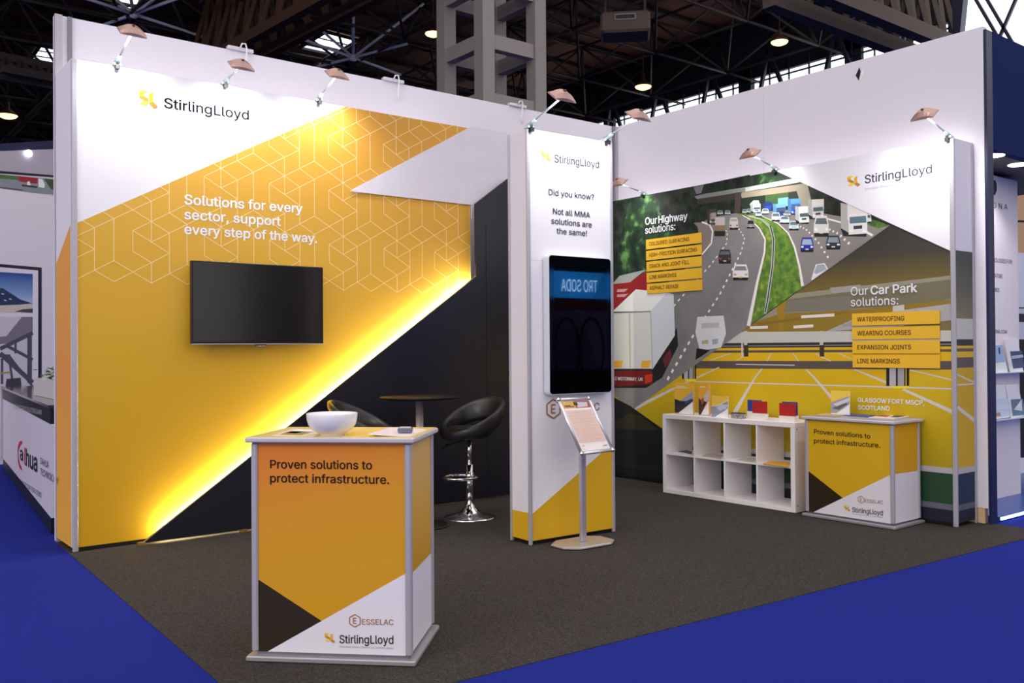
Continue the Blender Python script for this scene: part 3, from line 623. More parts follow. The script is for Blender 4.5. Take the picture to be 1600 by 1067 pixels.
# ================================================================== COUNTERS
def counter(ox, oy, ang, w_, d_, h_, label, marks):
    pl = Plane(ox, oy, ang); ex = pl.ex; bk = -pl.n
    c = pl.P((w_/2, 0), -d_/2)
    t = thing('counter', (c.x, c.y, 0), label, 'counter')
    e = .035
    m = MB(); m.box((c.x, c.y, h_-.012), (w_, d_, .024), mat((184, 180, 186), .38, .25), ang=ang, bev=.006)
    m.build('edge_trim', t)
    m = MB(); m.box((c.x, c.y, h_+.0005), (w_-.02, d_-.02, .003), marks['top'], ang=ang); m.build('counter_top', t)
    m = MB(); m.box((c.x, c.y, .014), (w_, d_, .024), mat((160, 154, 160), .4, .5), ang=ang, bev=.005); m.build('base_board', t)
    m = MB(); m.box((c.x, c.y, .034), (w_-2*e-.01, d_-2*e-.01, .016), ALUD, ang=ang); m.build('lower_rail', t)
    FP = pl.moved(-e); z0_, z1_ = .04, h_-.026
    FW = w_-e
    for s_, q_ in ((e, -e), (w_-e, -e), (e, -d_+e), (w_-e, -d_+e)):
        m = MB(); p_ = pl.P((s_, 0), q_); m.box((p_.x, p_.y, (z0_+z1_)/2), (.03, .03, z1_-z0_), ALU, ang=ang, bev=.008); m.build('corner_post', t)
    A = Art(FP, .004); sa, sb = e+.015, w_-e-.015
    A.poly(marks['front'], [(sa, z0_), (sb, z0_), (sb, z1_), (sa, z1_)], px=False)
    a = FP.uv(*marks['wr']); b = FP.uv(*marks['wl']); s_ = (a[1]-b[1])/(a[0]-b[0])
    f = lambda x: b[1]+(x-b[0])*s_
    xb = b[0]+(z0_-b[1])/s_
    k1 = FP.uv(*marks['bk'][0]); k2 = FP.uv(*marks['bk'][1])
    A.poly(BROWNBK, [(sa, z0_), (xb if xb > sa else sa, max(z0_, f(sa))), (k2[0], f(k2[0])), (sa, k1[1])], px=False)
    A.poly(mat((212, 206, 216), .45), [(max(xb, sa), max(z0_, f(sa))), (sa if xb < sa else xb, z0_), (sb, z0_), (sb, f(sb))], px=False)
    core = A.mb; core.prism([FP.P((sa, z0_), -.004), FP.P((sb, z0_), -.004), FP.P((sb, z1_), -.004), FP.P((sa, z1_), -.004)], FP.n*.008, WHITE); core.build('front_panel', t)
    # sides
    SR = Plane(pl.P((w_-e, 0)).x, pl.P((w_-e, 0)).y, ang+PI/2)
    A = Art(SR, .004); A.poly(marks['side'], [(e+.015, z0_), (d_-e-.015, z0_), (d_-e-.015, z1_), (e+.015, z1_)], px=False)
    a = SR.uv(*marks['s0']); b = SR.uv(*marks['s1'])
    A.poly(mat((212, 206, 216), .45), [(e+.015, z0_), (d_-e-.015, z0_), (d_-e-.015, b[1]), (e+.015, a[1])], px=False)
    A.mb.prism([SR.P((e, z0_), -.004), SR.P((d_-e, z0_), -.004), SR.P((d_-e, z1_), -.004), SR.P((e, z1_), -.004)], SR.n*.008, WHITE); A.mb.build('side_panel', t)
    m = MB(); q1 = [pl.P((e, z0_), -e-.015), pl.P((e, z0_), -d_+e+.015), pl.P((e, z1_), -d_+e+.015), pl.P((e, z1_), -e-.015)]; m.prism(q1, ex*.008, YEL); m.build('side_panel', t)
    for (tx, a, b, cp, bo, mt) in marks['text']: letter(FP, tx, a, b, cp, mt, t, bo, off=.0062)
    emblem(FP, marks['em'], t, off=.0055); hexmark(FP, marks['hex'][:2], marks['hex'][2], t, off=.0055)
    return t, pl
OG = mat((202, 140, 24), .45, grad={'z': (.1, 1.05), 'kx': -.35, 'c': [(194, 140, 16), (196, 140, 18), (198, 136, 22), (202, 114, 36)]})
TOPY = mat((226, 200, 120), .3, k=1.1)
M1 = dict(top=TOPY, front=OG, side=mat((204, 152, 52), .45, grad={'z': (.3, 1), 'c': [(190, 134, 10), (200, 152, 60), (206, 164, 96)]}), wr=(633.8, 895.7), wl=(403, 1026.2), bk=((401.9, 904.9), (503, 969.8)), s0=(644.5, 893.2), s1=(675.7, 860.2),
    text=[('Proven solutions to', (422.8, 731.1), (581.8, 732.9), 13, .014, DARKT), ('protect infrastructure.', (422.8, 752.9), (608.4, 755.6), 13, .014, DARKT),
          ('ESSELAC', (566.2, 974.9), (615.1, 975.6), 8.5, .004, BRZ), ('StirlingLloyd', (531, 1004), (615.1, 1005.2), 12.5, .014, mat((20, 20, 26))), (TAGL, (531, 1010.6), (615, 1013.4), 3.2, 0, GREYT)],
    em=(507.5, 987, 524.5, 1003.5, .8), hex=(555.1, 969.1, 9.8))
c1, P1 = counter(-5.737, -3.425, -.782, .774, .547, 1.002, 'orange and white promotional counter in the foreground with a white bowl on top', M1)
M2 = dict(top=mat((150, 146, 156), .4), front=mat((200, 158, 20), .45), side=mat((204, 150, 22), .45), wr=(1391.7, 741.8), wl=(1264, 803.6), bk=((1262.1, 735.9), (1317.2, 778)), s0=(1398.2, 740.6), s1=(1442, 734),
    text=[('Proven solutions to', (1272.6, 677.3), (1360.5, 685.2), 7, .014, DARKT), ('protect infrastructure.', (1272.6, 691.8), (1375.7, 699.3), 7, .014, DARKT),
          ('ESSELAC', (1351.8, 784.6), (1380.4, 787.5), 5.4, .004, BRZ), ('StirlingLloyd', (1332.4, 799.8), (1380.2, 805), 7.4, .014, mat((20, 20, 26))), (TAGL, (1332.4, 803.4), (1380.2, 809), 1.8, 0, GREYT)],
    em=(1319.7, 788.6, 1329.1, 798.5, .5), hex=(1346, 780.4, 5.7))
c2, P2 = counter(-.793, -2.922, -1.562, .809, .455, .820, 'yellow and white promotional counter at the right beside the white shelf unit', M2)
H1 = 1.004; H2 = .822
# bowl
bc = onz(519, 680, H1)
PORC = mat((236, 232, 240), .15, k=1.1, spec=.6)
k_ = .115
m = MB(); prof = [(0, .004), (.052, .004), (.056, 0), (.062, 0), (.060, .010), (.072, .016), (.096, .034), (.113, .06), (.121, .09), (.1235, .122), (.122, .127), (.118, .122), (.115, .09), (.107, .062), (.09, .038), (.05, .02), (0, .016)]
sc_ = .93
m.lathe((bc.x, bc.y, H1), [(r*sc_, h*sc_*.86) for r, h in prof], PORC, 48)
tag(m.build('bowl'), 'white porcelain bowl on the foreground counter', 'bowl')
# leaflets on the front counter
def flat(name, pts, z, m_, label, cat, group=None, th=.0012, art=None):
    P = [onz(u, v, z) for u, v in pts]
    mb = MB(); mb.prism(P, (0, 0, th), m_)
    if art:
        for am, ap in art: mb.face([Vector((onz(u, v, z).x, onz(u, v, z).y, z+th+.0004)) for u, v in ap][::1], am)
    return tag(mb.build(name), label, cat, group)
flat('leaflet', [(424, 681), (491, 682), (514, 673), (457, 670)], H1, mat((215, 205, 190), .4), 'leaflet with a yellow picture lying left of the bowl', 'leaflet', art=[(mat((150, 122, 50)), [(436, 679.5), (470, 680), (490, 675), (457, 673)]), (mat((40, 34, 30)), [(445, 676.5), (462, 677.5), (478, 674.5), (462, 673.5)])])
flat('leaflet', [(455, 673.5), (488, 674.5), (492, 671.6), (462, 670.5)], H1+.0022, PAPER, 'blank white leaflet peeking out behind the left leaflet', 'leaflet')
m = MB(); a = [onz(u, v, H1) for u, v in ((575, 682), (640, 682), (667, 671), (610, 669))]
cu = []
for i in range(7):
    t = i/6; l0 = a[0].lerp(a[1], t); l1 = a[3].lerp(a[2], t); z_ = .010*(1-t)**2
    cu.append([l0+Vector((0, 0, z_)), l1+Vector((0, 0, z_*.4)), l1+Vector((0, 0, z_*.4+.0015)), l0+Vector((0, 0, z_+.0015))])
m.rings(cu, mat((222, 208, 214), .45), smooth=False)
tag(m.build('leaflet'), 'pale leaflet with a curled corner at the right of the counter', 'leaflet')
gc = onz(633.5, 676, H1+.004)
m = MB(); m.box((gc.x, gc.y, H1+.0022+.014), (.068, .045, .024), mat((104, 110, 126), .08, k=1.0, spec=.8), ang=-.7, bev=.006); m.box((gc.x, gc.y, H1+.0022+.027), (.05, .03, .004), mat((200, 205, 215), .15), ang=-.7)
tag(m.build('card_box'), 'small shiny clear box lying on the right leaflet', 'box')
# ================================================================== SHELF UNIT
sx0, sx1 = -.735, -.352; sy0 = -1.345; sw, sh = 1.478, .755; T = .042; t2 = .016
tS = thing('shelf_unit', ((sx0+sx1)/2, sy0-sw/2, 0), 'low white cube shelf unit with eight compartments against the photo panel', 'shelf')
SH = mat((222, 216, 218), .4); xc = (sx0+sx1)/2; dp = sx1-sx0
for z_ in (T/2+.003, sh-T/2): m = MB(); m.box((xc, sy0-sw/2, z_), (dp, sw, T), SH, bev=.002); m.build('top_panel' if z_ > .3 else 'bottom_panel', tS)
for y_ in (sy0-T/2, sy0-sw+T/2): m = MB(); m.box((xc, y_, sh/2), (dp, T, sh-2*T-.003), SH); m.build('side_panel', tS)
cw = (sw-2*T-3*t2)/4
for i in range(3): m = MB(); m.box((xc, sy0-T-cw*(i+1)-t2*(i+.5), sh/2), (dp-.004, t2, sh-2*T-.003), SH); m.build('divider', tS)
m = MB(); m.box((xc, sy0-sw/2, sh/2), (dp-.006, sw-2*T-.002, t2), SH); m.build('middle_shelf', tS)
for z_ in (.06, .70):
    m = MB(); m.tube((sx0+.03, sy0-sw-.0005, z_), (sx0+.03, sy0-sw-.003, z_), .006, ALUD); m.build('screw', tS)
# items on the shelf
def upright(name, u0, u1, ub, vt, x, z, th, label, cat, mats, art=None, lean=0, group=None):
    """thin item standing, facing -x, between pixel columns u0..u1, base row ub, top row vt"""
    a = onx(u0, ub, x); b = onx(u1, ub, x); zt_ = onx(u0, vt, x).z
    mb = MB(); pl = Plane(x, 0, -PI/2)
    sa, sb = -a.y, -b.y
    q = [(sa, z), (sb, z), (sb, zt_), (sa, zt_)]
    P = [pl.P(p, -lean*(p[1]-z)) for p in q]
    mb.prism(P, Vector((th, 0, 0)), mats)
    if art:
        for k, (am, ap) in enumerate(art):
            mb.face([pl.P((sa+(sb-sa)*x_, z+(zt_-z)*y_), .0006*(k+1)-lean*(zt_-z)*y_) for x_, y_ in ap], am)
    return tag(mb.build(name), label, cat, group)
zs = sh+.0005
GD = (228, 176, 50); BLU = mat((44, 62, 100)); 
cov1 = [(mat(GD), [(0, .45), (.3, .42), (1, .75), (1, 1), (0, 1)]), (mat((150, 156, 176)), [(.3, .42), (1, .75), (1, .4), (.9, .35)]), (mat((26, 26, 36)), [(0, .03), (.2, .03), (1, .5), (1, .42), (.3, .42), (0, .48)]), (BLU, [(.55, .38), (.95, .52), (.95, .42), (.6, .3)]), (mat((232, 230, 234)), [(.18, 0), (1, 0), (1, .42)]), (mat((240, 226, 200)), [(.08, .88), (.6, .88), (.6, .9), (.08, .9)]), (mat((240, 226, 200)), [(.08, .83), (.75, .83), (.75, .85), (.08, .85)])]
cov2 = [(mat((222, 160, 40)), [(0, .5), (.2, .4), (1, .8), (1, 1), (0, 1)]), (mat((60, 32, 24)), [(0, 0), (.2, 0), (.8, .4), (.2, .45), (0, .52)]), (mat((190, 176, 176)), [(.35, .5), (1, .8), (1, .5), (.7, .4)]), (mat((150, 84, 50)), [(.2, .45), (.5, .55), (.5, .38), (.3, .3)]), (mat((228, 220, 216)), [(.2, 0), (1, 0), (1, .45)]), (mat((240, 226, 200)), [(.15, .84), (.7, .84), (.7, .87), (.15, .87)])]
ACR = bpy.data.materials.new('acrylic'); ACR.use_nodes = True
b_ = ACR.node_tree.nodes['Principled BSDF']; b_.inputs['Base Color'].default_value = (.95, .93, .95, 1); b_.inputs['Transmission Weight'].default_value = .85; b_.inputs['Roughness'].default_value = .05; b_.inputs['IOR'].default_value = 1.12; b_.inputs['Alpha'].default_value = .06
def holder(u0, u1, ub, x, label, hgt, dep=.05, zz_=None):
    z_ = zz_ if zz_ is not None else zs
    a = onx(u0, ub, x).y; b = onx(u1, ub, x).y
    t = thing('brochure_holder', (x, (a+b)/2, z_), label, 'brochure holder')
    e = .004
    m = MB(); m.box((x+dep/2, (a+b)/2, z_+.002), (dep, abs(a-b)+.012, .004), ACR); m.build('base', t)
    m = MB(); m.box((x-.001, (a+b)/2, z_+.004+hgt/2), (.002, abs(a-b)+.012, hgt), ACR); m.build('front_wall', t)
    m = MB(); m.box((x+dep, (a+b)/2, z_+.004+hgt/2), (.002, abs(a-b)+.012, hgt), ACR); m.build('back_wall', t)
    for y_ in (a+.005, b-.005): m = MB(); m.box((x+dep/2, y_, z_+.004+hgt/2), (dep-.004, .002, hgt), ACR); m.build('side_wall', t)
    return t
holder(1053.5, 1084, 648, -.66, 'clear holder of dark blue brochures, leftmost on the shelf unit', .24)
upright('brochure', 1054.5, 1083, 646, 598, -.645, zs+.005, .02, 'yellow brochure with a dark blue picture in the leftmost holder', 'brochure', mat((206, 150, 80)), cov1)
holder(1091, 1109, 648, -.62, 'clear holder of brown brochures, second from the left on the shelf unit', .24)
upright('brochure', 1092, 1108, 646, 597, -.605, zs+.005, .02, 'yellow brochure with a brown picture in the second holder', 'brochure', mat((206, 150, 80)), cov2)
upright('leaflet', 1112, 1137.5, 650, 618, -.68, zs, .006, 'small yellow and white leaflet standing beside the brochure holders', 'leaflet', PAPER, [(mat((232, 184, 74)), [(0, .55), (.2, .5), (1, .82), (1, 1), (0, 1)]), (mat((140, 140, 160)), [(0, 0), (.3, 0), (1, .45), (1, .78), (.3, .5), (0, .5)]), (mat((190, 190, 202)), [(.3, .45), (.5, .3), (.9, .42), (1, .6), (.6, .62)]), (mat((232, 228, 230)), [(.2, 0), (1, 0), (1, .42)])])
GRAN = mat((60, 60, 58), .6, noise=(160, (176, 174, 168), 3, .4, .6))
a = onz(1131.5, 654, zs); b = onz(1153.5, 655, zs)
m = MB(); m.box((-.665, (a.y+b.y)/2, zs+.022), (.07, abs(a.y-b.y)*.9, .042), GRAN, ang=0, bev=.003); m.box((-.665, (a.y+b.y)/2, zs+.0465), (.066, abs(a.y-b.y)*.86, .007), mat((22, 22, 24), .5))
tag(m.build('stone_sample'), 'speckled grey stone sample block on the shelf unit', 'sample block')
BL, RD, BW = mat((34, 66, 134), .5), mat((176, 38, 36), .55, noise=(200, (160, 30, 30), 2, .4, .6)), mat((214, 206, 200), .5)
def sample(name, u0, u1, vb, vt, x, colr, label, fr, cat='sample block', low=None):
    a = onx(u0, vb, x).y; b = onx(u1, vb, x).y; z1_ = onx(u0, vt, x).z
    h_ = z1_-zs; cy_ = (a+b)/2; w_ = abs(a-b)
    t = thing(name, (x+.02, cy_, zs), label, cat, None)
    m = MB(); m.box((x+.016, cy_, zs+h_*(1+fr)/2), (.012, w_, h_*(1-fr)), colr, bev=.001); m.build('tile', t)
    m = MB(); m.box((x+.018, cy_, zs+h_*fr/2), (.036, w_, h_*fr), low or BW, bev=.002); m.build('block_base', t)
    return t
sample('colour_sample', 1167, 1188, 652, 624.5, -.60, BL, 'blue surfacing sample behind the left red sample on the shelf unit', .38)
sample('colour_sample', 1174.5, 1197, 657, 626.5, -.67, RD, 'red surfacing sample standing nearest the middle of the shelf unit', .34)
sample('colour_sample', 1221, 1244.5, 656, 627.5, -.60, BL, 'blue surfacing sample behind the right red sample on the shelf unit', .3)
sample('colour_sample', 1216.5, 1241.5, 660.5, 629.5, -.67, RD, 'red surfacing sample standing at the right end of the shelf unit', .30)
zm = sh/2+t2/2+.0005
def inside(pts, label, colr, art=None, name='leaflet'):
    return flat(name, pts, zm, colr, label, 'leaflet', th=.003, art=art)
inside([(1060, 705.5), (1080, 709.5), (1081.5, 706), (1071, 703.5)], 'dark blue leaflet in the upper first compartment of the shelf unit', mat((60, 76, 110)))
inside([(1096, 712.8), (1126, 717), (1128.5, 711.5), (1108, 709)], 'beige leaflet in the upper second compartment of the shelf unit', mat((176, 160, 140)))
inside([(1150, 719.2), (1177, 722.5), (1179.5, 717), (1162, 715)], 'grey patterned leaflet in the upper third compartment of the shelf unit', mat((160, 150, 140), noise=(60, (210, 204, 196), 3, .4, .6)))
inside([(1191, 724.5), (1232, 729.5), (1233.5, 723), (1206, 720.5)], 'orange yellow leaflet in the upper right compartment of the shelf unit', mat((222, 164, 40)))
# on counter 2
a = onz(1311, 646, H2); 
pl = Plane(a.x, 0, -PI/2)
zs_keep = zs
upright('brochure', 1298.5, 1327.5, 646.5, 610, -.50, H2+.0055, .008, 'yellow and grey brochure standing on the right counter', 'brochure', PAPER, [(mat((232, 190, 70)), [(0, .5), (1, .8), (1, 1), (0, 1)]), (mat((150, 150, 160)), [(0, .05), (.3, .05), (1, .45), (1, .8), (0, .5)]), (mat((196, 196, 204)), [(.1, .42), (.5, .3), (1, .6), (1, .72)]), (mat((90, 90, 98)), [(.05, .25), (.45, .2), (.9, .45), (.85, .52)]), (mat((232, 228, 230)), [(.3, .03), (1, .03), (1, .4)])])
flat('sample_board', [(1270, 649), (1310, 650.6), (1330, 647.6), (1292, 645.6)], H2+.0015, mat((176, 150, 110)), 'cream sample board under the standing brochure on the right counter', 'sample board', th=.004)
flat('sample_board', [(1316, 649.2), (1357, 652), (1368, 649.2), (1329, 647)], H2+.0015, mat((54, 72, 132)), 'blue sample board in the middle of the right counter', 'sample board', th=.004)
flat('sample_board', [(1357, 653.2), (1398, 655.2), (1424, 651.2), (1384, 649)], H2+.0015, mat((206, 196, 186)), 'pale sample board with red and dark tiles on the right counter', 'sample board', th=.007,
     art=[(mat((150, 40, 46)), [(1368, 651.6), (1386, 652.6), (1392, 650.6), (1378, 649.6)]), (mat((60, 62, 74)), [(1390, 653), (1403, 653.6), (1417, 651), (1397, 650.4)])])
# ================================================================== LEAFLET STAND
PS = PK.moved(.20)
pb = onz(911, 846, .02)
tL = thing('poster_stand', (pb.x, pb.y, 0), 'silver floor stand with a tilted printed chart in front of the column', 'poster stand')
def sheet(u, v, t): return None
FT = Plane(pb.x, pb.y+.05, KA)
Q = []
zt_, zb_ = 1.055, .665; dy = .16                 # tilted back: top further away
top = [ony(872.5, 624.5, pb.y+.02), ony(919.5, 622.5, pb.y+.02)]
ex_ = (top[1]-top[0]).normalized(); 
bot = [ony(908.5, 709, pb.y-.14), ony(957, 703, pb.y-.14)]
c_top = top[0]; c_tr = top[1]; c_bl = bot[0]; c_br = bot[1]
def S(x, y, o=0):
    p_ = (c_top.lerp(c_tr, x)).lerp(c_bl.lerp(c_br, x), 1-y); n_ = (c_tr-c_top).cross(c_bl-c_top).normalized()
    if n_.y > 0: n_ = -n_
    return p_+n_*o
m = MB(); m.prism([S(.03, .02, -.012), S(.97, .02, -.012), S(.97, .98, -.012), S(.03, .98, -.012)], S(.5, .5, .006)-S(.5, .5, -.004), WHITE); m.build('backboard', tL)
m = MB()
for a_, b_ in (((0, 0), (1, 0)), ((1, 0), (1, 1)), ((1, 1), (0, 1)), ((0, 1), (0, 0))): m.tube(S(*a_), S(*b_), .0115, mat((205, 202, 210), .3, .6))
m.build('frame', tL)
for a_ in ((0, 0), (1, 0), (1, 1), (0, 1)): m = MB(); m.tube(S(*a_, -.013), S(*a_, .013), .014, CHROME); m.build('corner_cap', tL)
m = MB(); k = [0]
def sp(mt, pts): k[0] += 1; m.face([S(x, y, .0008+.0003*k[0]) for x, y in pts], mt)
def sr(mt, x0, y0, x1, y1): sp(mt, [(x0, y0), (x1, y0), (x1, y1), (x0, y1)])
sr(mat((226, 214, 210), .2), .05, .04, .95, .96); sr(mat((206, 156, 84), .3), .05, .83, .95, .96); sr(mat((150, 80, 60), .3), .45, .83, .95, .96)
sp(mat((190, 180, 190), .3), [(.5, .84), (.85, .85), (.88, .93), (.55, .94)]); sp(mat((60, 40, 40), .3), [(.42, .88), (.55, .88), (.55, .93), (.42, .94)])
for a_ in ((.1, .925, .17), (.1, .875, .3), (.1, .855, .4)): sr(mat((240, 210, 90)) if a_[1] > .9 else mat((90, 50, 30)), a_[0], a_[1], a_[2], a_[1]+.012)
for i in range(19):
    y_ = .775-i*.032; sr(mat((222, 176, 150), .3) if i % 2 else mat((214, 190, 180), .3), .08, y_, .92, y_+.016)
for i in range(9): sr(mat((200, 160, 140), .3), .3+i*.07, .19, .303+i*.07, .79)
sr(mat((60, 50, 60)), .74, .09, .88, .102); sr(mat((170, 60, 50)), .08, .12, .16, .13)
m.build('printed_chart', tL, 'printed chart with orange rows')
m = MB(); pt = S(.5, .25, -.02); m.box((pb.x, pb.y, .35), (.05, .03, .66), mat((176, 170, 182), .35, .6), ang=KA, bev=.006); m.bar((pb.x, pb.y, .66), (pt.x, pt.y, pt.z), .03, ALU); m.build('pole', tL)
m = MB(); cx_, cy_ = pb.x, pb.y
oct_ = [(-.235, -.07), (-.14, -.15), (.14, -.15), (.235, -.07), (.235, .07), (.14, .15), (-.14, .15), (-.235, .07)]
def ro(k_, z_): return [Vector((cx_+x*math.cos(KA)*k_-y*math.sin(KA)*k_, cy_+x*math.sin(KA)*k_+y*math.cos(KA)*k_, z_)) for x, y in oct_]
m.rings([ro(1, .007), ro(1, .014), ro(.93, .022)], mat((176, 168, 168), .35, .5), smooth=False); m.build('base_plate', tL)
# ================================================================== BAR STOOLS AND TABLE
def bar_stool(x, y, rz, label):
    t = thing('bar_stool', (x, y, 0), label, 'bar stool', 'black ring-back bar stools')
    o = Vector((x, y, 0))
    m = MB(); m.lathe(o, [(.215, 0), (.217, .008), (.205, .016), (.13, .034), (.07, .062), (.045, .095), (.032, .12), (.0, .12)], CHROME, 40); m.build('base', t)
    m = MB(); m.tube(o+Vector((0, 0, .11)), o+Vector((0, 0, .44)), .029, CHROME, n=24); m.tube(o+Vector((0, 0, .44)), o+Vector((0, 0, .665)), .02, CHROME, n=24); m.build('pole', t)
    # foot ring: loop in front
    pts = []
    for i in range(28):
        a_ = 2*PI*i/28; pts.append(o+Vector((.0+.165*math.cos(a_)*.8, -.10+.145*math.sin(a_), .345)))
    m = MB(); m.path(pts, .0115, CHROME, closed=True); m.tube(o+Vector((0, 0, .315)), o+Vector((0, 0, .375)), .034, CHROME, n=20); m.build('foot_rest', t)
    # seat: padded disc; back: tilted padded ring rising behind
    m = MB(); m.lathe(o+Vector((0, 0, .655)), [(0, 0), (.10, 0), (.165, .015), (.195, .045), (.198, .075), (.175, .098), (.10, .104), (0, .100)], LEATHER, 36); m.build('seat', t)
    rr = []; N = 48
    for i in range(N):
        a_ = 2*PI*i/N
        back = (1+math.sin(a_))/2                # 0 at front, 1 at back
        b_ = back**1.2
        R_ = .205+.02*b_; c_ = o+Vector((R_*1.08*math.cos(a_), (R_*1.0)*math.sin(a_)+.045*b_, .70+.195*b_))
        out = Vector((math.cos(a_), math.sin(a_), 0)); hh = .048+.055*b_; th = .034-.004*b_
        up = (Vector((0, 0, 1))+out*.30*b_).normalized(); ring = []
        for j in range(12):
            p_ = 2*PI*j/12; cx1 = math.copysign(abs(math.cos(p_))**.8, math.cos(p_)); sx1 = math.copysign(abs(math.sin(p_))**.8, math.sin(p_))
            ring.append(c_+out*th*cx1+up*hh*sx1)
        rr.append(ring)
    m = MB(); m.rings(rr, LEATHER, closed=True); m.build('back_ring', t)
    m = MB(); m.tube(o+Vector((-.03, -.02, .64)), o+Vector((-.14, -.12, .60)), .007, BLACK); m.tube(o+Vector((-.14, -.12, .60)), o+Vector((-.17, -.15, .575)), .011, BLACK); m.build('lever', t)
    t.rotation_euler = (0, 0, rz)
    return t
bar_stool(-2.925, -1.215, -1.45, 'black ring-back bar stool beside the white column')
bar_stool(-3.72, -.93, .75, 'black ring-back bar stool mostly hidden behind the white bowl')
tb_ = thing('bar_table', (-3.42, -1.235, 0), 'black round bar table with a chrome pole behind the front counter', 'table')
o = Vector((-3.42, -1.235, 0))
m = MB(); m.lathe(o, [(.23, 0), (.232, .008), (.21, .018), (.06, .04), (.04, .06), (0, .06)], mat((20, 20, 22), .3), 40); m.build('base', tb_)
m = MB(); m.tube(o+Vector((0, 0, .05)), o+Vector((0, 0, 1.0)), .03, mat((205, 190, 190), .3, .55), n=24); m.build('pole', tb_)
m = MB(); m.lathe(o+Vector((0, 0, 1.0)), [(0, 0), (.28, 0), (.312, .006), (.314, .016), (.308, .021), (0, .021)], mat((12, 11, 12), .5, spec=.2), 56); m.build('table_top', tb_)
# ================================================================== ARM SPOTLIGHTS
HEADM = mat((178, 146, 136), .36, .6); LAMPG = mat((255, 250, 240), .4, emit=9.)
def arm_light(p, h, n, ax, label, power=1.0, aim=None):
    """p clamp point on top of panel, h head centre, n outward normal of the panel, ax axis along the panel"""
    p = Vector(p); h = Vector(h); n = Vector(n); ax = Vector(ax)
    t = thing('arm_spotlight', tuple(p), label, 'spotlight', 'arm spotlights along the panel tops')
    m = MB(); m.box(tuple(p+Vector((0, 0, .01))), (.055, .055, .02), mat((190, 205, 205), .4, .3), bev=.004)
    m.box(tuple(p+n*.03+Vector((0, 0, -.012))), (.03, .03, .03), BLACK); m.build('clamp', t)
    d = (h-p).normalized()
    m = MB(); m.tube(p+Vector((0, 0, .012)), p+Vector((0, 0, .02))+d*.085, .024, mat((170, 188, 188), .4, .4), .012, n=12); m.build('bracket', t)
    m = MB(); m.tube(p+Vector((0, 0, .02))+d*.07, h-d*.02, .0075, mat((190, 198, 200), .35, .5), n=10); m.build('arm', t)
    # curved reflector housing
    dn = (-Vector((0, 0, 1))*.80 - n*.60).normalized(); fw = ax.cross(dn).normalized()
    if fw.dot(n) < 0: fw = -fw
    L_, Wd = .088, .058; N = 9; rt = []; rb = []
    rings = []
    for i in range(N):
        s_ = -1+2*i/(N-1); hh = .042*(1-s_*s_)+.006
        c_ = h+ax*L_*s_
        rings.append([c_-fw*Wd*.9-dn*hh*.3, c_-fw*Wd*.5-dn*hh, c_+fw*Wd*.5-dn*hh, c_+fw*Wd*.9-dn*hh*.3, c_+fw*Wd+dn*.006, c_-fw*Wd+dn*.006])
    m = MB(); m.rings(rings, HEADM, smooth=False); hd = m.build('lamp_head', t, 'coppery curved lamp head')
    m = MB(); g = h+dn*.0085
    m.add([g-ax*L_*.8-fw*Wd*.8, g+ax*L_*.8-fw*Wd*.8, g+ax*L_*.8+fw*Wd*.8, g-ax*L_*.8+fw*Wd*.8], [[0, 1, 2, 3]], LAMPG); m.build('lens', hd)
    m = MB(); m.tube(h-dn*.045-fw*.01, h-dn*.055+fw*.012, .008, mat((90, 70, 60), .4, .4), n=8); m.build('hinge', hd)
    ld = bpy.data.lights.new('spot', 'SPOT'); ld.energy = SPOT_W*power; ld.spot_size = math.radians(142); ld.spot_blend = 1.0; ld.shadow_soft_size = .05; ld.color = (1, .98, .96)
    lo = bpy.data.objects.new('bulb', ld); col.objects.link(lo); lo.parent = hd
    pos = h+dn*.03; tgt = Vector(aim) if aim else p-Vector((0, 0, .75))-n*0
    dv = (tgt-pos).normalized(); lo.location = pos-base[t]; lo.rotation_euler = dv.to_track_quat('-Z', 'Y').to_euler()
    return t
NA = (0, -1, 0); NB = (-1, 0, 0)
for x_, hp, lb, pw in ((-5.49, (-5.47, -.80, 3.60), 'leftmost arm spotlight over the white corner of the yellow panel', .9), (-4.70, (-4.69, -.80, 3.51), 'arm spotlight above the left panel name, second from the left', .9), (-3.91, (-3.90, -.80, 3.585), 'arm spotlight at the start of the yellow print, third from the left', 1.0)):
    arm_light((x_, -dA, hA+.002), hp, NA, (1, 0, 0), lb, pw, aim=(x_+.05, -dA, hA-.62))
nk = PK.n; 
for s_, uvh, lb in ((.02, (878, 152), 'arm spotlight on the left corner of the white column'), (kw-.05, (997, 182), 'arm spotlight on the right corner of the white column')):
    p_ = PK.P((s_, kh+.002), -.01); h_ = Vector(ony(*uvh, p_.y-.36)); arm_light(p_, h_, nk, PK.ex, lb, .5, aim=PK.P((kw*.5, 2.45)))
for y_, uvh, lb in ((-.73, (972, 287), 'arm spotlight above the tree print at the corner end of the photo panel'), (-2.36, (1172, 241), 'arm spotlight in the middle above the photo panel'), (-3.94, (1447, 181), 'arm spotlight at the right end above the white corner of the photo panel')):
    h_ = Vector(ony(*uvh, y_)); h_ = Vector((-dB-.37, y_, h_.z+.0)); arm_light((-dB, y_, hB+.002), h_, NB, (0, 1, 0), lb, .5 if y_ > -3 else 1.0, aim=(-dB, y_+(.1 if y_ > -3 else .25), hB-.5))
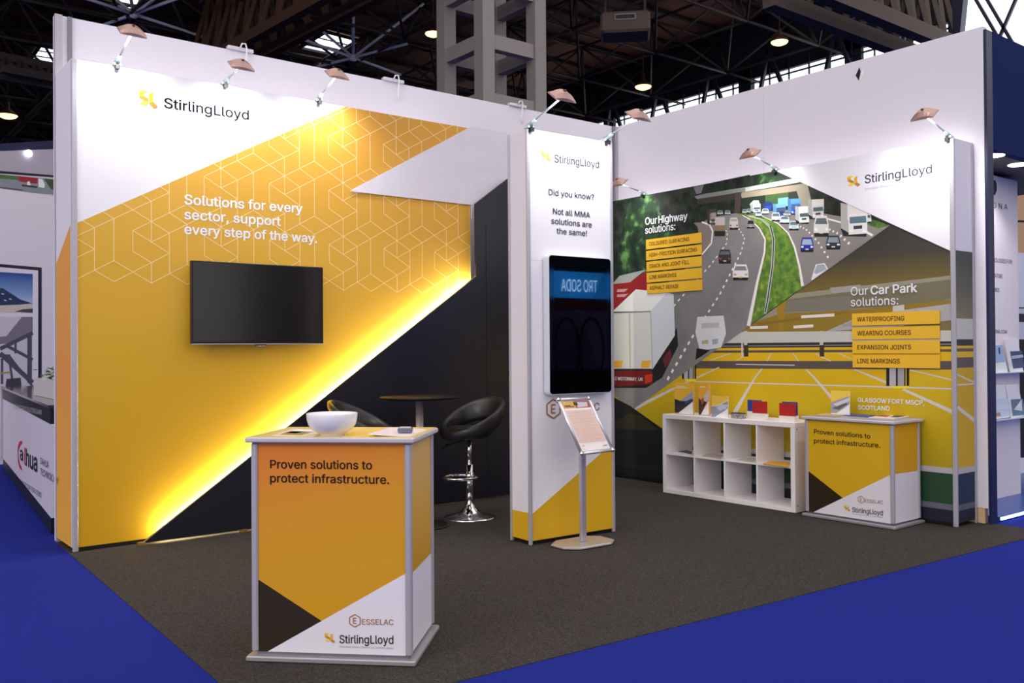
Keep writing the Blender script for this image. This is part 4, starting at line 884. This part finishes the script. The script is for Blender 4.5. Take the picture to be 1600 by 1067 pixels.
# cable clips along the back wall
for i, (u_, v_, lb) in enumerate(((375, 76, 'cable clip plate on the back wall top above the left panel name'), (614, 126, 'cable clip plate in the middle of the back wall top'), (808, 164, 'cable clip plate on the back wall top beside the lattice column'))):
    x_ = ony(u_, v_, -.0).x
    t = thing('cable_clip', (x_, 0, HA), lb, 'cable clip', 'cable clips along the back wall top')
    m = MB(); m.box((x_, .0, HA+.016), (.22, .05, .03), mat((196, 192, 200), .4, .3), bev=.004); m.build('plate', t)
    m = MB(); m.path([(x_-.01, -.03, HA+.02), (x_+.0, -.045, HA+.055), (x_+.03, -.045, HA+.06), (x_+.045, -.035, HA+.02), (x_+.045, -.02, HA-.10), (x_+.05, -.018, HA-.16)], .007, mat((228, 224, 228), .4)); m.build('cable_loop', t)
# ================================================================== HALL ROOF
DECK = mat((70, 38, 24), .8, noise=(.7, (92, 52, 34), 3, .3, .7), k=2.2); ZD = 13.2
m = MB(); m.box((15, 37.0, ZD+.15), (110, 64, .3), DECK)
for i in range(30): m.box((15, 6+i*2.1, ZD-.06), (110, .12, .14), mat((40, 26, 20), .8))
tag(m.build('ceiling'), kind='structure')
m = MB(); m.box((15, 69, 6.6), (110, .3, 13.2), mat((26, 22, 24), .8)); tag(m.build('wall_far'), kind='structure')
XW = 20.0
WM = mat((28, 28, 36), .8)
m = MB(); m.box((XW+.15, 28, 4.7), (.3, 82, 9.4), WM); m.box((XW+.15, 28, 12.15), (.3, 82, 2.1), WM)
for y_ in (20.6, 13.5, 9.2, 2.0): m.box((XW+.15, y_+ (0 if y_ > 3 else 3.0), 10.45), (.3, .6, 2.1), WM)
tag(m.build('wall_side'), kind='structure')
SKY = mat((236, 242, 255), .5, emit=2.2); MULL = mat((30, 34, 52), .5)
m = MB(); m.box((XW-.02+.2, 28, 10.45), (.04, 82, 2.1), SKY); win = m.build('window_1'); tag(win, kind='structure')
m = MB()
for i in range(40): m.box((XW-.05, 6+i*.8, 10.45), (.06, .04, 2.1), MULL)
for z_ in (10.1, 10.9): m.box((XW-.05, 22, z_), (.06, 34, .05), MULL)
for i in range(12):
    y_ = 6+i*2.6; m.bar((XW-.4, y_, 9.4), (XW-.4, y_+1.0, 11.8), .12, MULL); m.bar((XW-.4, y_+1.6, 9.4), (XW-.4, y_+1.0, 11.8), .12, MULL)
m.build('window_frame', win)
# tall end window at the far right
m = MB(); PW = [onx(1478, 40, 14), onx(1620, 90, 14)]
a = onx(1493, 62, 15.0); b = onx(1640, 62, 15.0)
zlo, zhi = 8.0, onx(1560, 2, 15.0).z+.6
m.prism([(15, a.y, zlo), (15, b.y, zlo), (15, b.y, zhi+.6), (15, a.y-.3, zhi)], (.05, 0, 0), SKY); w2 = m.build('window_2'); tag(w2, kind='structure')
m = MB(); m.bar((14.9, a.y, zhi), (14.9, b.y, zhi+.65), .16, MULL); m.bar((14.9, a.y+.02, 8), (14.9, a.y-.25, zhi+.3), .28, MULL)
for k_ in range(2): m.bar((14.85, a.y-.35-.22*k_, zhi), (14.85, a.y-1.25-.22*k_, 8.2), .07, MULL)
m.bar((14.85, b.y+.3, zhi), (14.85, b.y+1.2, 8.2), .07, MULL); m.build('window_frame', w2)
# space frame
TUB = mat((62, 52, 50), .6, .1, k=1.2); TUBLIT = mat((225, 224, 230), .5, .0, k=1.4)  # second tube colour is brightened to imitate skylight falling on the struts
m = MB(); G = 3.6; zt_, zb2 = ZD-.35, ZD-2.3
X0, Y0 = -16, 7.5
for i in range(11):
    for j in range(14):
        x_, y_ = X0+i*G, Y0+j*G
        if x_ > XW-2: continue
        c_ = (x_+G/2, y_+G/2, zb2)
        for (a_, b_) in ((0, 0), (1, 0), (1, 1), (0, 1)): m.tube((x_+a_*G, y_+b_*G, zt_), c_, .045, TUB, n=5)
        m.tube((x_, y_, zt_), (x_+G, y_, zt_), .05, TUB, n=5); m.tube((x_, y_, zt_), (x_, y_+G, zt_), .05, TUB, n=5)
        m.tube(c_, (c_[0]+G, c_[1], zb2), .05, TUB, n=5); m.tube(c_, (c_[0], c_[1]+G, zb2), .05, TUB, n=5)
tag(m.build('trim_3'), kind='structure')
# large lattice girders
def girder(a, b, dep, wch, label, mt, n=10):
    a = Vector(a); b = Vector(b); mid = (a+b)/2
    t = thing('roof_girder', (mid.x, mid.y, min(a.z, b.z)-.3), label, 'roof girder', 'steel lattice girders under the hall roof')
    sd = (b-a).cross(Vector((0, 0, 1))).normalized()*.45
    for zo, s_ in ((0, 1), (0, -1), (dep, 0)): m = MB(); m.bar(a+sd*s_+Vector((0, 0, zo)), b+sd*s_+Vector((0, 0, zo)), wch, mt, h=wch*1.1); m.build('chord', t)
    m = MB()
    for i in range(n):
        p_ = a.lerp(b, i/n); q_ = a.lerp(b, (i+.5)/n); r_ = a.lerp(b, (i+1)/n)
        for s_ in (1, -1): m.bar(p_+sd*s_, q_+Vector((0, 0, dep)), .11, mt); m.bar(q_+Vector((0, 0, dep)), r_+sd*s_, .11, mt)
    m.build('web', t)
GM = mat((84, 74, 68), .7, .0, spec=.1)
a = onz(318, 116, 9.6); b = onz(740, -108, 9.6); girder(a, b, 2.2, .24, 'heavy brown-grey lattice girder crossing the hall roof above the left panel', mat((84, 60, 46), .8, .0, spec=.1), 14)
a = onz(1470, 82, 8.6); b = onz(1230, -12, 8.6); girder(a, b, 2.4, .3, 'heavy grey lattice girder crossing the hall roof above the white right wall', GM, 9)
a = onz(-5, 112, 10.2); b = onz(90, 130, 10.2); girder(a, b, .5, .22, 'grey girder behind the top left end of the back wall', GM, 4)
# skylights
for i, pts in enumerate(([(468, 72), (509, 47), (562, 61), (523, 84)], [(135, -14), (196, 12), (222, 14), (238, -12)], [(47, 92), (63, 68), (100, 74), (100, 100)])):
    P = [onz(u, v, ZD-.02) for u, v in pts]; c_ = sum(P, Vector())/4
    m = MB(); m.prism(P, (0, 0, -.02), mat((236, 242, 255), .5, emit=2.0)); wn = m.build('window_%d' % (i+3)); tag(wn, kind='structure')
    m = MB()
    for k_ in range(4): m.bar(P[k_]-Vector((0, 0, .06)), P[(k_+1) % 4]-Vector((0, 0, .06)), .1, MULL)
    for f_ in (.33, .66): m.bar(P[0].lerp(P[1], f_)-Vector((0, 0, .06)), P[3].lerp(P[2], f_)-Vector((0, 0, .06)), .04, MULL)
    m.build('window_frame', wn)
# star of tubes below two skylights, coloured bright as if lit by them
for (u_, v_, lb) in ((552, 90, 'tubular roof node coloured bright as if skylit, below the middle skylight'), (209, 22, 'tubular roof node coloured bright as if skylit, below the skylight at upper left')):
    c_ = onz(u_, v_, ZD-2.3); t = thing('roof_strut_cluster', tuple(c_), lb, 'roof struts', 'strut nodes coloured as skylit under the skylights')
    m = MB(); m.lathe(c_-Vector((0, 0, .12)), [(0, 0), (.1, .03), (.13, .12), (.1, .2), (0, .24)], TUBLIT, 12); m.build('node', t)
    for k_ in range(8):
        a_ = 2*PI*k_/8+.3; e_ = c_+Vector((2.3*math.cos(a_), 2.3*math.sin(a_), 1.9 if k_ % 2 else -.0))
        m = MB(); m.tube(c_, e_, .045, TUBLIT, n=8); m.build('strut', t)
# high-bay lamps
for (u_, v_, z_, lb) in ((677, 52, 9.9, 'glowing hall lamp hanging left of the lattice column'), (1005, 135, 9.9, 'glowing hall lamp hanging above the wall corner'), (1218, 65, 9.5, 'glowing hall lamp hanging above the right wall'), (12, 180, 10.5, 'glowing hall lamp at the far left edge under the roof')):
    c_ = onz(u_, v_, z_); k_ = (c_-CAM).length/24
    t = thing('hall_lamp', tuple(c_), lb, 'ceiling lamp', 'warm glowing hall lamps')
    m = MB(); m.lathe(c_, [(.22*k_, 0), (.2*k_, .04*k_), (.1*k_, .11*k_), (.05*k_, .16*k_), (.04*k_, .3*k_), (0, .3*k_)], mat((70, 42, 30), .5, .3), 24); m.build('shade', t)
    m = MB(); m.lathe(c_-Vector((0, 0, .02)), [(0, -.07*k_), (.1*k_, -.06*k_), (.17*k_, -.03*k_), (.2*k_, 0), (.2*k_, .015), (0, .015)], mat((255, 190, 120), .5, emit=4.5), 24); m.build('bulb', t)
    m = MB(); m.tube(c_+Vector((0, 0, .3)), (c_.x, c_.y, ZD), .02, TUB, n=6); m.build('rod', t)
# unit heater
c_ = onz(977, 42, 9.9); t = thing('unit_heater', tuple(c_), 'boxy grey heater unit hanging from the roof right of the lattice column', 'heater')
d_ = (c_-CAM).length; yaw_ = math.atan2(c_.y-CAM.y, c_.x-CAM.x)-PI/2; w_ = 72/FPX*d_
m = MB(); m.box(c_, (w_, w_*.7, w_*.42), mat((104, 88, 80), .8, spec=.1), ang=yaw_, bev=.06); m.build('housing', t)
dv = Vector((math.sin(yaw_), -math.cos(yaw_), 0)); ev = Vector((math.cos(yaw_), math.sin(yaw_), 0))
m = MB(); m.box(c_+dv*w_*.352+Vector((0, 0, w_*.08)), (w_*.42, .05, w_*.12), mat((150, 146, 152), .5), ang=yaw_); m.box(c_+dv*w_*.37+Vector((0, 0, w_*.08)), (w_*.38, .03, w_*.08), BLACK, ang=yaw_); m.build('grille', t)
m = MB()
for s_ in (-1, 1): m.bar(c_+ev*w_*.4*s_, Vector((c_.x, c_.y, ZD))+ev*w_*.4*s_, .06, TUB)
m.build('hanger', t)
# lattice column of the hall
yc = 7.6; xa = ony(757, 100, yc).x; xb_ = ony(838, 100, yc).x
t = thing('hall_column', ((xa+xb_)/2, yc, 0), 'tall pale grey steel lattice column rising behind the back wall', 'column')
CM = mat((134, 126, 122), .6, k=1.3); pw = .30; W_ = xb_-xa
ps = [(xa, yc), (xb_, yc), (xb_, yc+W_), (xa, yc+W_)]
for p_ in ps: m = MB(); m.box((p_[0], p_[1], ZD/2), (pw, pw, ZD), CM); m.build('post', t)
zr = [ony(800, 165, yc).z, ony(800, 75, yc).z, ony(800, 75, yc).z*2-ony(800, 165, yc).z, 2.6]
for z_ in zr:
    m = MB()
    for k_ in range(4):
        a_, b_ = ps[k_], ps[(k_+1) % 4]; m.bar((a_[0], a_[1], z_), (b_[0], b_[1], z_), .2, CM, h=.3)
    m.build('batten', t)
# ================================================================== NEIGHBOUR STAND, LEFT
a0 = onz(5, 732, 0); a1 = onz(83, 838, 0); dd = (a1-a0); PL_ = Plane(a0.x, a0.y, math.atan2(dd.y, dd.x)); Lc = dd.length
if PL_.n.dot(CAM-PL_.o) < 0: pass
tN = thing('reception_counter', ((a0.x+a1.x)/2+.3, (a0.y+a1.y)/2, 0), 'white neighbour counter with black plinth and red and black brand name at the left edge', 'counter')
zc = .985
s1c = Lc-.12
m = MB(); m.prism([PL_.P((-.02, .0), 0), PL_.P((s1c, 0), 0), PL_.P((s1c, 0), -.4), PL_.P((-.02, 0), -.4)], (0, 0, .12), BLACK); m.build('plinth', tN)
m = MB(); m.prism([PL_.P((-.02, .12), 0), PL_.P((s1c, .12), 0), PL_.P((s1c, .12), -.4), PL_.P((-.02, .12), -.4)], (0, 0, .72), mat((206, 198, 212), .4)); m.build('body', tN)
m = MB(); m.prism([PL_.P((-.02, .84), .004), PL_.P((s1c, .84), .004), PL_.P((s1c, .84), -.4), PL_.P((-.02, .84), -.4)], (0, 0, .125), mat((22, 16, 20), .4)); m.build('fascia', tN)
m = MB(); m.prism([PL_.P((-.04, .965), .02), PL_.P((s1c, .965), .02), PL_.P((s1c, .965), -.6), PL_.P((-.04, .965), -.6)], (0, 0, .02), mat((66, 54, 58), .12)); m.build('counter_top', tN)
m = MB(); p_ = PL_.P((0, 0), .006); m.box((p_.x, p_.y, .55), (.05, .03, .86), ALU, ang=PL_.a); m.build('corner_post', tN)
BKT = mat((18, 16, 20)); RDT = mat((190, 26, 50))
letter(PL_, 'a', (31.5, 716.5), (36.3, 720.5), 20, BKT, tN, .03); letter(PL_, 'l', (38, 724), (40.5, 727), 26, RDT, tN, .03, lean=.1); letter(PL_, 'hua', (41, 727), (58.8, 737.5), 26, BKT, tN, .03)
A = Art(PL_, .004); q = [(35, 690.5), (31, 693), (28.6, 702), (28.6, 716), (31, 727), (34.5, 733.5)]
A.line(RDT, q, [.02, .05, .06, .06, .05, .02]); A.mb.build('emblem', tN, 'red bracket around the first letter')
letter(PL_, 'DAHUA', (63.5, 724.5), (76.5, 732), 10, BKT, tN); letter(PL_, 'TECHNOLOGY', (63.5, 741), (91, 757), 10, BKT, tN)
letter(PL_, 'ASK A MEMBER OF STAFF FOR A DEMO', (24, 751), (65, 778), 6.5, BKT, tN)
letter(PL_, 'INTELLIGENT TRAFFIC SOLUTIONS & HPR', (22, 637), (66.5, 648.5), 6, mat((180, 176, 180)), tN, off=.008)
# planter
pc = onz(72, 622, .987)
t = thing('planter_box', (pc.x+.18, pc.y+.2, .987), 'pale rectangular planter box on the neighbouring counter', 'planter')
m = MB(); q0 = onz(53, 617, .987); q1 = onz(90, 625, .987); e_ = (q1-q0); n_ = Vector((-e_.y, e_.x, 0)).normalized()*.2
hz = .16
m.prism([q0, q1, q1+n_, q0+n_], (0, 0, hz), mat((196, 190, 196), .4)); m.build('box', t)
m = MB(); rnd = random.Random(3); LEAF = mat((52, 96, 44), .5); 
for i in range(90):
    c_ = q0.lerp(q1, rnd.random())+n_*rnd.random()+Vector((0, 0, hz+rnd.random()*.10)); a_ = rnd.random()*6.28; l_ = .05; t_ = rnd.uniform(-.4, .6)
    v1 = Vector((math.cos(a_), math.sin(a_), t_))*l_; v2 = Vector((-math.sin(a_), math.cos(a_), .2))*l_*.35
    m.add([c_, c_+v1*.5+v2, c_+v1, c_+v1*.5-v2], [[0, 1, 2, 3]], LEAF)
m.build('foliage', t, 'green leaves')['kind'] = 'stuff'
# picture wall
w0_ = onz(40, 604, .985); ang = PI/2-math.radians(48)
ang = math.radians(20)
PP = Plane(w0_.x+.3, w0_.y+.9, ang)
sL = PP.uv(-60, 500)[0]; sR = PP.uv(110, 500)[0]
tP = thing('picture_wall', tuple(PP.P(((sL+sR)/2, 0))), 'white neighbour stand wall with framed building pictures at the left edge', 'partition')
ztop = PP.uv(40, 300)[1]
m = MB(); m.prism([PP.P((sL, .0)), PP.P((sR, .0)), PP.P((sR, 0), -.1), PP.P((sL, 0), -.1)], (0, 0, ztop), mat((206, 198, 210), .5)); m.build('board', tP)
A = Art(PP, .002); NK = mat((24, 26, 48), .4)
A.poly(NK, [(-50, 408), (65, 418), (65, 598), (-50, 596)]); A.poly(mat((206, 200, 214)), [(-50, 413), (59.5, 422.5), (59.5, 598), (-50, 596)])
A.poly(mat((60, 92, 160), .4, grad={'z': (PP.uv(20, 488)[1]-0, PP.uv(20, 428)[1]), 'c': [(200, 200, 214), (110, 140, 190), (34, 66, 140)]}), [(-50, 422), (51, 428), (51, 489), (-50, 488)])
A.poly(mat((186, 176, 170)), [(-50, 478), (51, 474), (51, 489), (-50, 488)]); A.poly(mat((34, 46, 84)), [(-30, 452), (4, 450), (32, 468), (51, 474), (30, 476), (-30, 478)]); A.poly(mat((60, 60, 74)), [(22, 487), (36, 483), (51, 482), (51, 489)])
for (u_, v_) in ((2, 458), (6, 468), (14, 466)): A.poly(mat((190, 190, 200)), [(u_, v_), (u_+4, v_+1), (u_+4, v_+2.5), (u_, v_+1.5)])
A.poly(mat((186, 180, 196)), [(-50, 494), (51, 495), (51, 612), (-50, 606)])
A.poly(mat((112, 104, 124)), [(10, 525), (34, 495), (51, 495), (51, 520), (20, 535), (-50, 545), (-50, 532)])
for (p_, q_, w_) in (((0, 545), (51, 520), .05), ((10, 540), (51, 562), .04), ((0, 552), (51, 598), .06), ((-10, 556), (16, 556), .04), ((24, 552), (24, 530), .03), ((46, 598), (46, 522), .06), ((14, 556), (51, 604), .03), ((20, 600), (14, 560), .03), ((3, 600), (3, 560), .03)):
    A.line(mat((70, 68, 90)), [p_, q_], w_)
A.poly(mat((60, 54, 70)), [(10, 592), (32, 590), (34, 608), (8, 606)]); A.poly(mat((150, 130, 90)), [(0, 582), (16, 580), (16, 583), (0, 585)])
A.mb.build('picture', tP, 'framed pictures of an airport building and a steel walkway')
# upper truck picture and grey screen
def panel_thing(name, pl, pts, th, mt, label, cat, art=None):
    P = [pl.P(pl.uv(*p)) for p in pts]
    if name in ('banner', 'stand_wall', 'display_cabinet'):
        for p_ in P[2:]: p_.z = 0.0
    c_ = sum(P, Vector())/len(P); zmin = min(p_.z for p_ in P)
    t = thing(name, (c_.x, c_.y, zmin), label, cat)
    m = MB(); m.prism(P, -pl.n*th, mt); m.build('board', t)
    if art:
        A = Art(pl, .003)
        for am, ap in art: A.poly(am, ap)
        A.mb.build('printed_face', t)
    return t
P3 = Plane(PP.o.x, PP.o.y+2.2, ang)
panel_thing('banner', P3, [(-60, 300), (100, 306), (100, 410), (-60, 404)], .08, mat((160, 152, 166), .5), 'plain grey panel with a faint name behind the neighbour stand', 'banner',
    [(mat((90, 86, 96)), [(8, 342), (10, 342), (10, 352), (8, 352)]), (mat((120, 116, 126)), [(12, 345), (24, 345.5), (24, 346.5), (12, 346)]), (mat((134, 130, 140)), [(14, 349), (60, 351), (60, 352.5), (14, 350.5)])])
P4 = Plane(PP.o.x, PP.o.y+3.2, ang)
panel_thing('light_box', P4, [(-60, 262), (110, 276), (110, 316), (-60, 302)], .2, mat((16, 18, 28)), 'framed motorway picture with a red lorry at the upper left edge', 'picture',
    [(mat((190, 186, 196)), [(-55, 267), (108, 279), (108, 314), (-55, 300)]), (mat((130, 132, 142)), [(-50, 269), (108, 282), (108, 306), (-50, 294)]), (mat((70, 100, 60)), [(-50, 268), (28, 275), (50, 283), (0, 279), (-50, 275)]), (mat((150, 28, 40)), [(29, 275), (59, 278), (58, 287), (44, 286), (29, 283)]), (mat((220, 220, 224)), [(60, 279), (66, 280), (70, 288), (69, 294), (60, 292)]), (mat((214, 214, 220)), [(42, 284), (46, 283), (48, 290), (42, 290)]), (mat((50, 46, 50)), [(34, 288), (58, 291), (58, 294), (34, 291)]), (mat((60, 74, 54)), [(68, 279), (108, 282), (108, 298), (80, 296)]), (mat((84, 80, 84)), [(-50, 286), (36, 296), (34, 298), (-50, 290)])])
P5 = Plane(PP.o.x, PP.o.y+4.0, ang)
t5 = panel_thing('stand_canopy', P5, [(-60, 236), (110, 232), (110, 300), (-60, 290)], .1, mat((170, 162, 178), .5), 'white lit canopy with a downlight under a navy band at the left edge', 'canopy',
    [(mat((26, 24, 62)), [(-60, 228), (110, 218), (110, 232), (-60, 238)])])
m = MB(); c_ = P5.P(P5.uv(43, 240), .03); m.tube(c_, c_+P5.n*.02, .06, mat((255, 255, 255), emit=4.), n=20); m.build('downlight', t5)
# ================================================================== NEIGHBOUR STAND, RIGHT
yr = -4.075
PR = Plane(0, yr, 0)
tR = thing('neighbour_stand', (1.2, yr+.3, 0), 'navy neighbour stand wall and fascia at the right edge', 'exhibition stand')
m = MB(); m.prism([(.002, -4.085, 0), (.10, -4.085, 0), (.10, -4.066, 0), (.002, -4.066, 0)], (0, 0, 3.86), mat((24, 30, 66), .4)); m.build('post', tR)
m = MB(); m.prism([(.10, yr-.01, 2.93), (2.6, yr-.01, 2.93), (2.6, yr+.05, 2.93), (.10, yr+.05, 2.93)], (0, 0, .93), NAVY); m.build('fascia', tR)
m = MB(); m.prism([(.16, yr+.06, 2.93), (2.6, yr+.06, 2.93), (2.6, yr+1.1, 2.93), (.16, yr+1.1, 2.93)], (0, 0, .05), mat((60, 58, 62), .5)); m.build('soffit', tR)
for u_, v_ in ((1552, 244), (1592, 258)):
    c_ = onz(u_, v_, 2.925); m = MB(); m.tube(c_, c_+Vector((0, 0, .02)), .085, mat((255, 255, 255), emit=6.), n=20); m.build('downlight', tR)
    ld = bpy.data.lights.new('downlight', 'SPOT'); ld.energy = 25; ld.spot_size = 2.0; ld.spot_blend = .6; ld.shadow_soft_size = .06; lo = bpy.data.objects.new('bulb', ld); col.objects.link(lo); lo.location = c_-base[tR]-Vector((0, 0, .02)); lo.parent = tR
PC = Plane(0, yr+.42, 0)
a = PC.uv(1540, 500); b = PC.uv(1592, 500)
t = thing('info_column', (1, yr+.6, .03), 'white information column with brochure pockets under the navy fascia', 'column')
xL, xR = .17, b[0]; zb_ = PC.uv(1594, 776)[1]
m = MB(); m.prism([(xL, yr+.42, zb_), (xR, yr+.42, zb_), (xR, yr+.8, zb_), (xL, yr+.8, zb_)], (0, 0, 2.9-zb_), mat((212, 204, 210), .45)); m.build('board', t)
m = MB(); m.prism([(xL, yr+.5, .04), (xR, yr+.5, .04), (xR, yr+.75, .04), (xL, yr+.75, .04)], (0, 0, zb_-.04), mat((30, 34, 44))); m.build('foot', t)
m = MB(); m.prism([(xL, yr+.44, zb_-.05), (xR+.02, yr+.44, zb_-.05), (xR+.02, yr+.48, zb_-.05), (xL, yr+.48, zb_-.05)], (0, 0, .045), mat((200, 230, 255), emit=5.)); m.build('light_strip', t, 'glowing cool white strip under the column')
A = Art(PC, .003); A.poly(mat((22, 26, 60)), [(1540, 279), (1555, 282), (1557, 288), (1557, 298), (1554, 305), (1540, 301)]); A.poly(mat((220, 216, 222)), [(1543, 286), (1550, 287.5), (1551.5, 291), (1551, 297), (1549, 299), (1543, 298), (1543, 295.5), (1548, 296), (1548.5, 290.5), (1543, 289.5)])
A.mb.build('emblem', t, 'navy rounded square emblem')
GT = mat((90, 86, 96))
letter(PC, 'S I G N A', (1536, 322.5), (1574, 328), 9, GT, t); letter(PC, 'TECHNOLOGIES FOR:', (1540, 408), (1581.5, 412.5), 6.5, NAVYT, t); letter(PC, 'OPERATORS', (1545, 432.5), (1566, 435), 6.5, NAVYT, t); letter(PC, 'CENTRES', (1544, 455), (1561, 456.5), 6.5, NAVYT, t); letter(PC, 'DESIGNA.COM', (1543, 520), (1573, 521.5), 6, NAVYT, t)
PQ = PC.moved(.06)
def pocket(pts, label, cov):
    P = [PQ.P(PQ.uv(*p)) for p in pts]; c_ = sum(P, Vector())/4
    tt_ = thing('brochure', (c_.x, c_.y, min(p_.z for p_ in P)), label, 'brochure', 'brochures in the pockets of the white information column')
    m = MB(); m.prism(P, -PQ.n*.012, PAPER); m.build('pages', tt_)
    A = Art(PQ, .001)
    for am, ap in cov: A.poly(am, ap)
    A.mb.build('cover', tt_)
LB_ = mat((150, 172, 206))
pocket([(1551, 537), (1564, 536), (1575, 581), (1556, 583)], 'pale blue brochure in the upper left pocket of the information column', [(LB_, [(1552, 540), (1565, 539), (1570, 565), (1556, 567)]), (mat((60, 70, 90)), [(1559.5, 543), (1562, 543), (1563, 553), (1560.5, 553)])])
pocket([(1569, 530), (1590, 528), (1599, 580), (1580, 581)], 'brochure with a dark blue picture in the upper right pocket', [(mat((70, 80, 110)), [(1578, 549), (1597, 548), (1600, 574), (1583, 576)]), (mat((170, 180, 200)), [(1580, 556), (1598, 554), (1599, 558), (1581, 561)])])
pocket([(1550, 602), (1570, 601), (1577, 652), (1555, 655)], 'white and light blue brochure in the lower left pocket', [(mat((196, 212, 230)), [(1553, 624), (1574, 622), (1578, 650), (1557, 652)]), (mat((180, 130, 110)), [(1556, 645), (1562, 644), (1564, 650), (1557, 651)])])
pocket([(1571, 601), (1591, 600), (1600, 650), (1580, 653)], 'brochure with a sailing picture in the lower right pocket', [(mat((100, 124, 140)), [(1579, 624), (1598, 623), (1602, 648), (1582, 650)]), (mat((220, 228, 234)), [(1584, 640), (1596, 624), (1597, 642)])])
for (v0_, v1_, lb) in ((560, 582, 'upper clear shelf of pockets on the information column'), (640, 656, 'lower clear shelf of pockets on the information column')):
    a = PQ.uv(1549, v1_); m = MB(); m.prism([PC.P((a[0], a[1]-.01), .002), PC.P((xR+.1, a[1]-.01), .002), PC.P((xR+.1, a[1]-.01), .10), PC.P((a[0], a[1]-.01), .10)], (0, 0, .008), mat((200, 206, 222), .1)); m.prism([PC.P((a[0], a[1]), .098), PC.P((xR+.1, a[1]), .098), PC.P((xR+.1, a[1]), .10), PC.P((a[0], a[1]), .10)], (0, 0, .09), ACR)
    tag(m.build('brochure_shelf'), lb, 'brochure shelf')
m = MB(); m.prism([(.17, yr-.0, 0), (3.2, yr-.0, 0), (3.2, yr+1.2, 0), (.17, yr+1.2, 0)], (0, 0, .035), mat((40, 70, 140), .3)); m.prism([(.17, yr-.012, .012), (3.2, yr-.012, .012), (3.2, yr, .012), (.17, yr, .012)], (0, 0, .02), mat((190, 225, 255), emit=2.5))
tag(m.build('stand_platform'), 'low blue platform with a glowing front edge under the information column', 'platform')
PX = Plane(2.6, yr+1.5, 0)
panel_thing('stand_wall', PX.moved(-.6), [(1588, 258), (1625, 262), (1625, 400), (1588, 396)], .05, mat((184, 146, 112), .5), 'tan wall panel seen past the information column at the right edge', 'partition', [(BLACK, [(1588, 344), (1625, 345), (1625, 348), (1588, 347)])])
panel_thing('stand_wall', PX, [(1588, 394), (1625, 398), (1625, 480), (1588, 480)], .05, mat((206, 206, 220), .5), 'white wall panel seen past the information column at the right edge', 'partition')
panel_thing('display_cabinet', PX.moved(.5), [(1588, 480), (1625, 480), (1625, 745), (1588, 745)], .4, mat((24, 24, 30), .4), 'dark cabinet with small pictures seen past the information column', 'cabinet', [(mat((196, 196, 206)), [(1588, 482), (1625, 482), (1625, 530), (1588, 530)]), (mat((40, 36, 44)), [(1590, 490), (1625, 491), (1625, 504), (1590, 503)]), (mat((214, 212, 220)), [(1588, 715), (1625, 715), (1625, 745), (1588, 745)])])
# ================================================================== STANDS ACROSS THE AISLE (seen only as reflections)
def mirror(u, v, dist):
    r = ray(u, v); p_ = CAM+r*((PT.o-CAM).dot(PT.n)/r.dot(PT.n)); rr_ = r-2*r.dot(PT.n)*PT.n
    return p_+rr_*(dist/(-rr_.dot(PT.n)*-1 if rr_.dot(PT.n) else 1))
MD = 8.0
def q_(u, v): return mirror(u, v, MD)
Mo = q_(905, 500); PMr = Plane(Mo.x, Mo.y, KA+PI)  # faces the stand
def ms(u, v): p_ = q_(u, v); return ((p_-PMr.o).dot(PMr.ex), p_.z)
tF = thing('opposite_stand', (Mo.x, Mo.y-.3, 0), 'stand across the aisle with a blue sign, mirrored in the touchscreen', 'exhibition stand')
sA = ms(990, 500)[0]; sB = ms(868, 500)[0]
lo_, hi_ = sorted((sA, sB))
def slab(name, z0_, z1_, mt, lb=None, s0_=None, s1_=None, th=.2):
    s0_ = lo_-1.5 if s0_ is None else s0_; s1_ = hi_+.25 if s1_ is None else s1_
    m = MB(); m.prism([PMr.P((s0_, z0_)), PMr.P((s1_, z0_)), PMr.P((s1_, z0_), -th), PMr.P((s0_, z0_), -th)], (0, 0, z1_-z0_), mt); return m.build(name, tF, lb)
zf0, zf1 = sorted((ms(905, 466)[1], ms(905, 425)[1]))
slab('fascia', zf0, zf1, mat((24, 110, 190), .5, emit=7.), 'lit blue sign band'); slab('sign_edge', zf0-.22, zf0, mat((120, 30, 36), .5, k=.8))
slab('back_wall', .0, zf0-.22, mat((104, 100, 150), .6)); slab('header', zf1, zf1+1.3, mat((22, 26, 34), .6))
ta = ms(932, 450); tb2 = ms(876, 450)
letter(PMr, 'TRO SODA', (min(ta[0], tb2[0]), zf0+.25*(zf1-zf0)), (max(ta[0], tb2[0]), zf0+.25*(zf1-zf0)), .45*(zf1-zf0), mat((190, 230, 250), emit=9.), tF, 0, off=.01, px=False)
A = Art(PMr, .01)
for uc in (884, 923):
    c_ = ms(uc, 505); A.line(mat((16, 16, 22)), [(c_[0]+.3*math.cos(k_*PI/8), c_[1]-.5+.6*math.sin(k_*PI/8)) for k_ in range(17)], .05, px=False)
A.poly(mat((14, 14, 18)), [(c_[0]-2.2, .1), (c_[0]+1.2, .1), (c_[0]+1.2, 1.0), (c_[0]-2.2, 1.0)], px=False)
A.mb.build('wall_graphic', tF)
slab('side_wall', 0, zf1+1.3, mat((20, 18, 22), .6), None, hi_+.25, hi_+3.5)
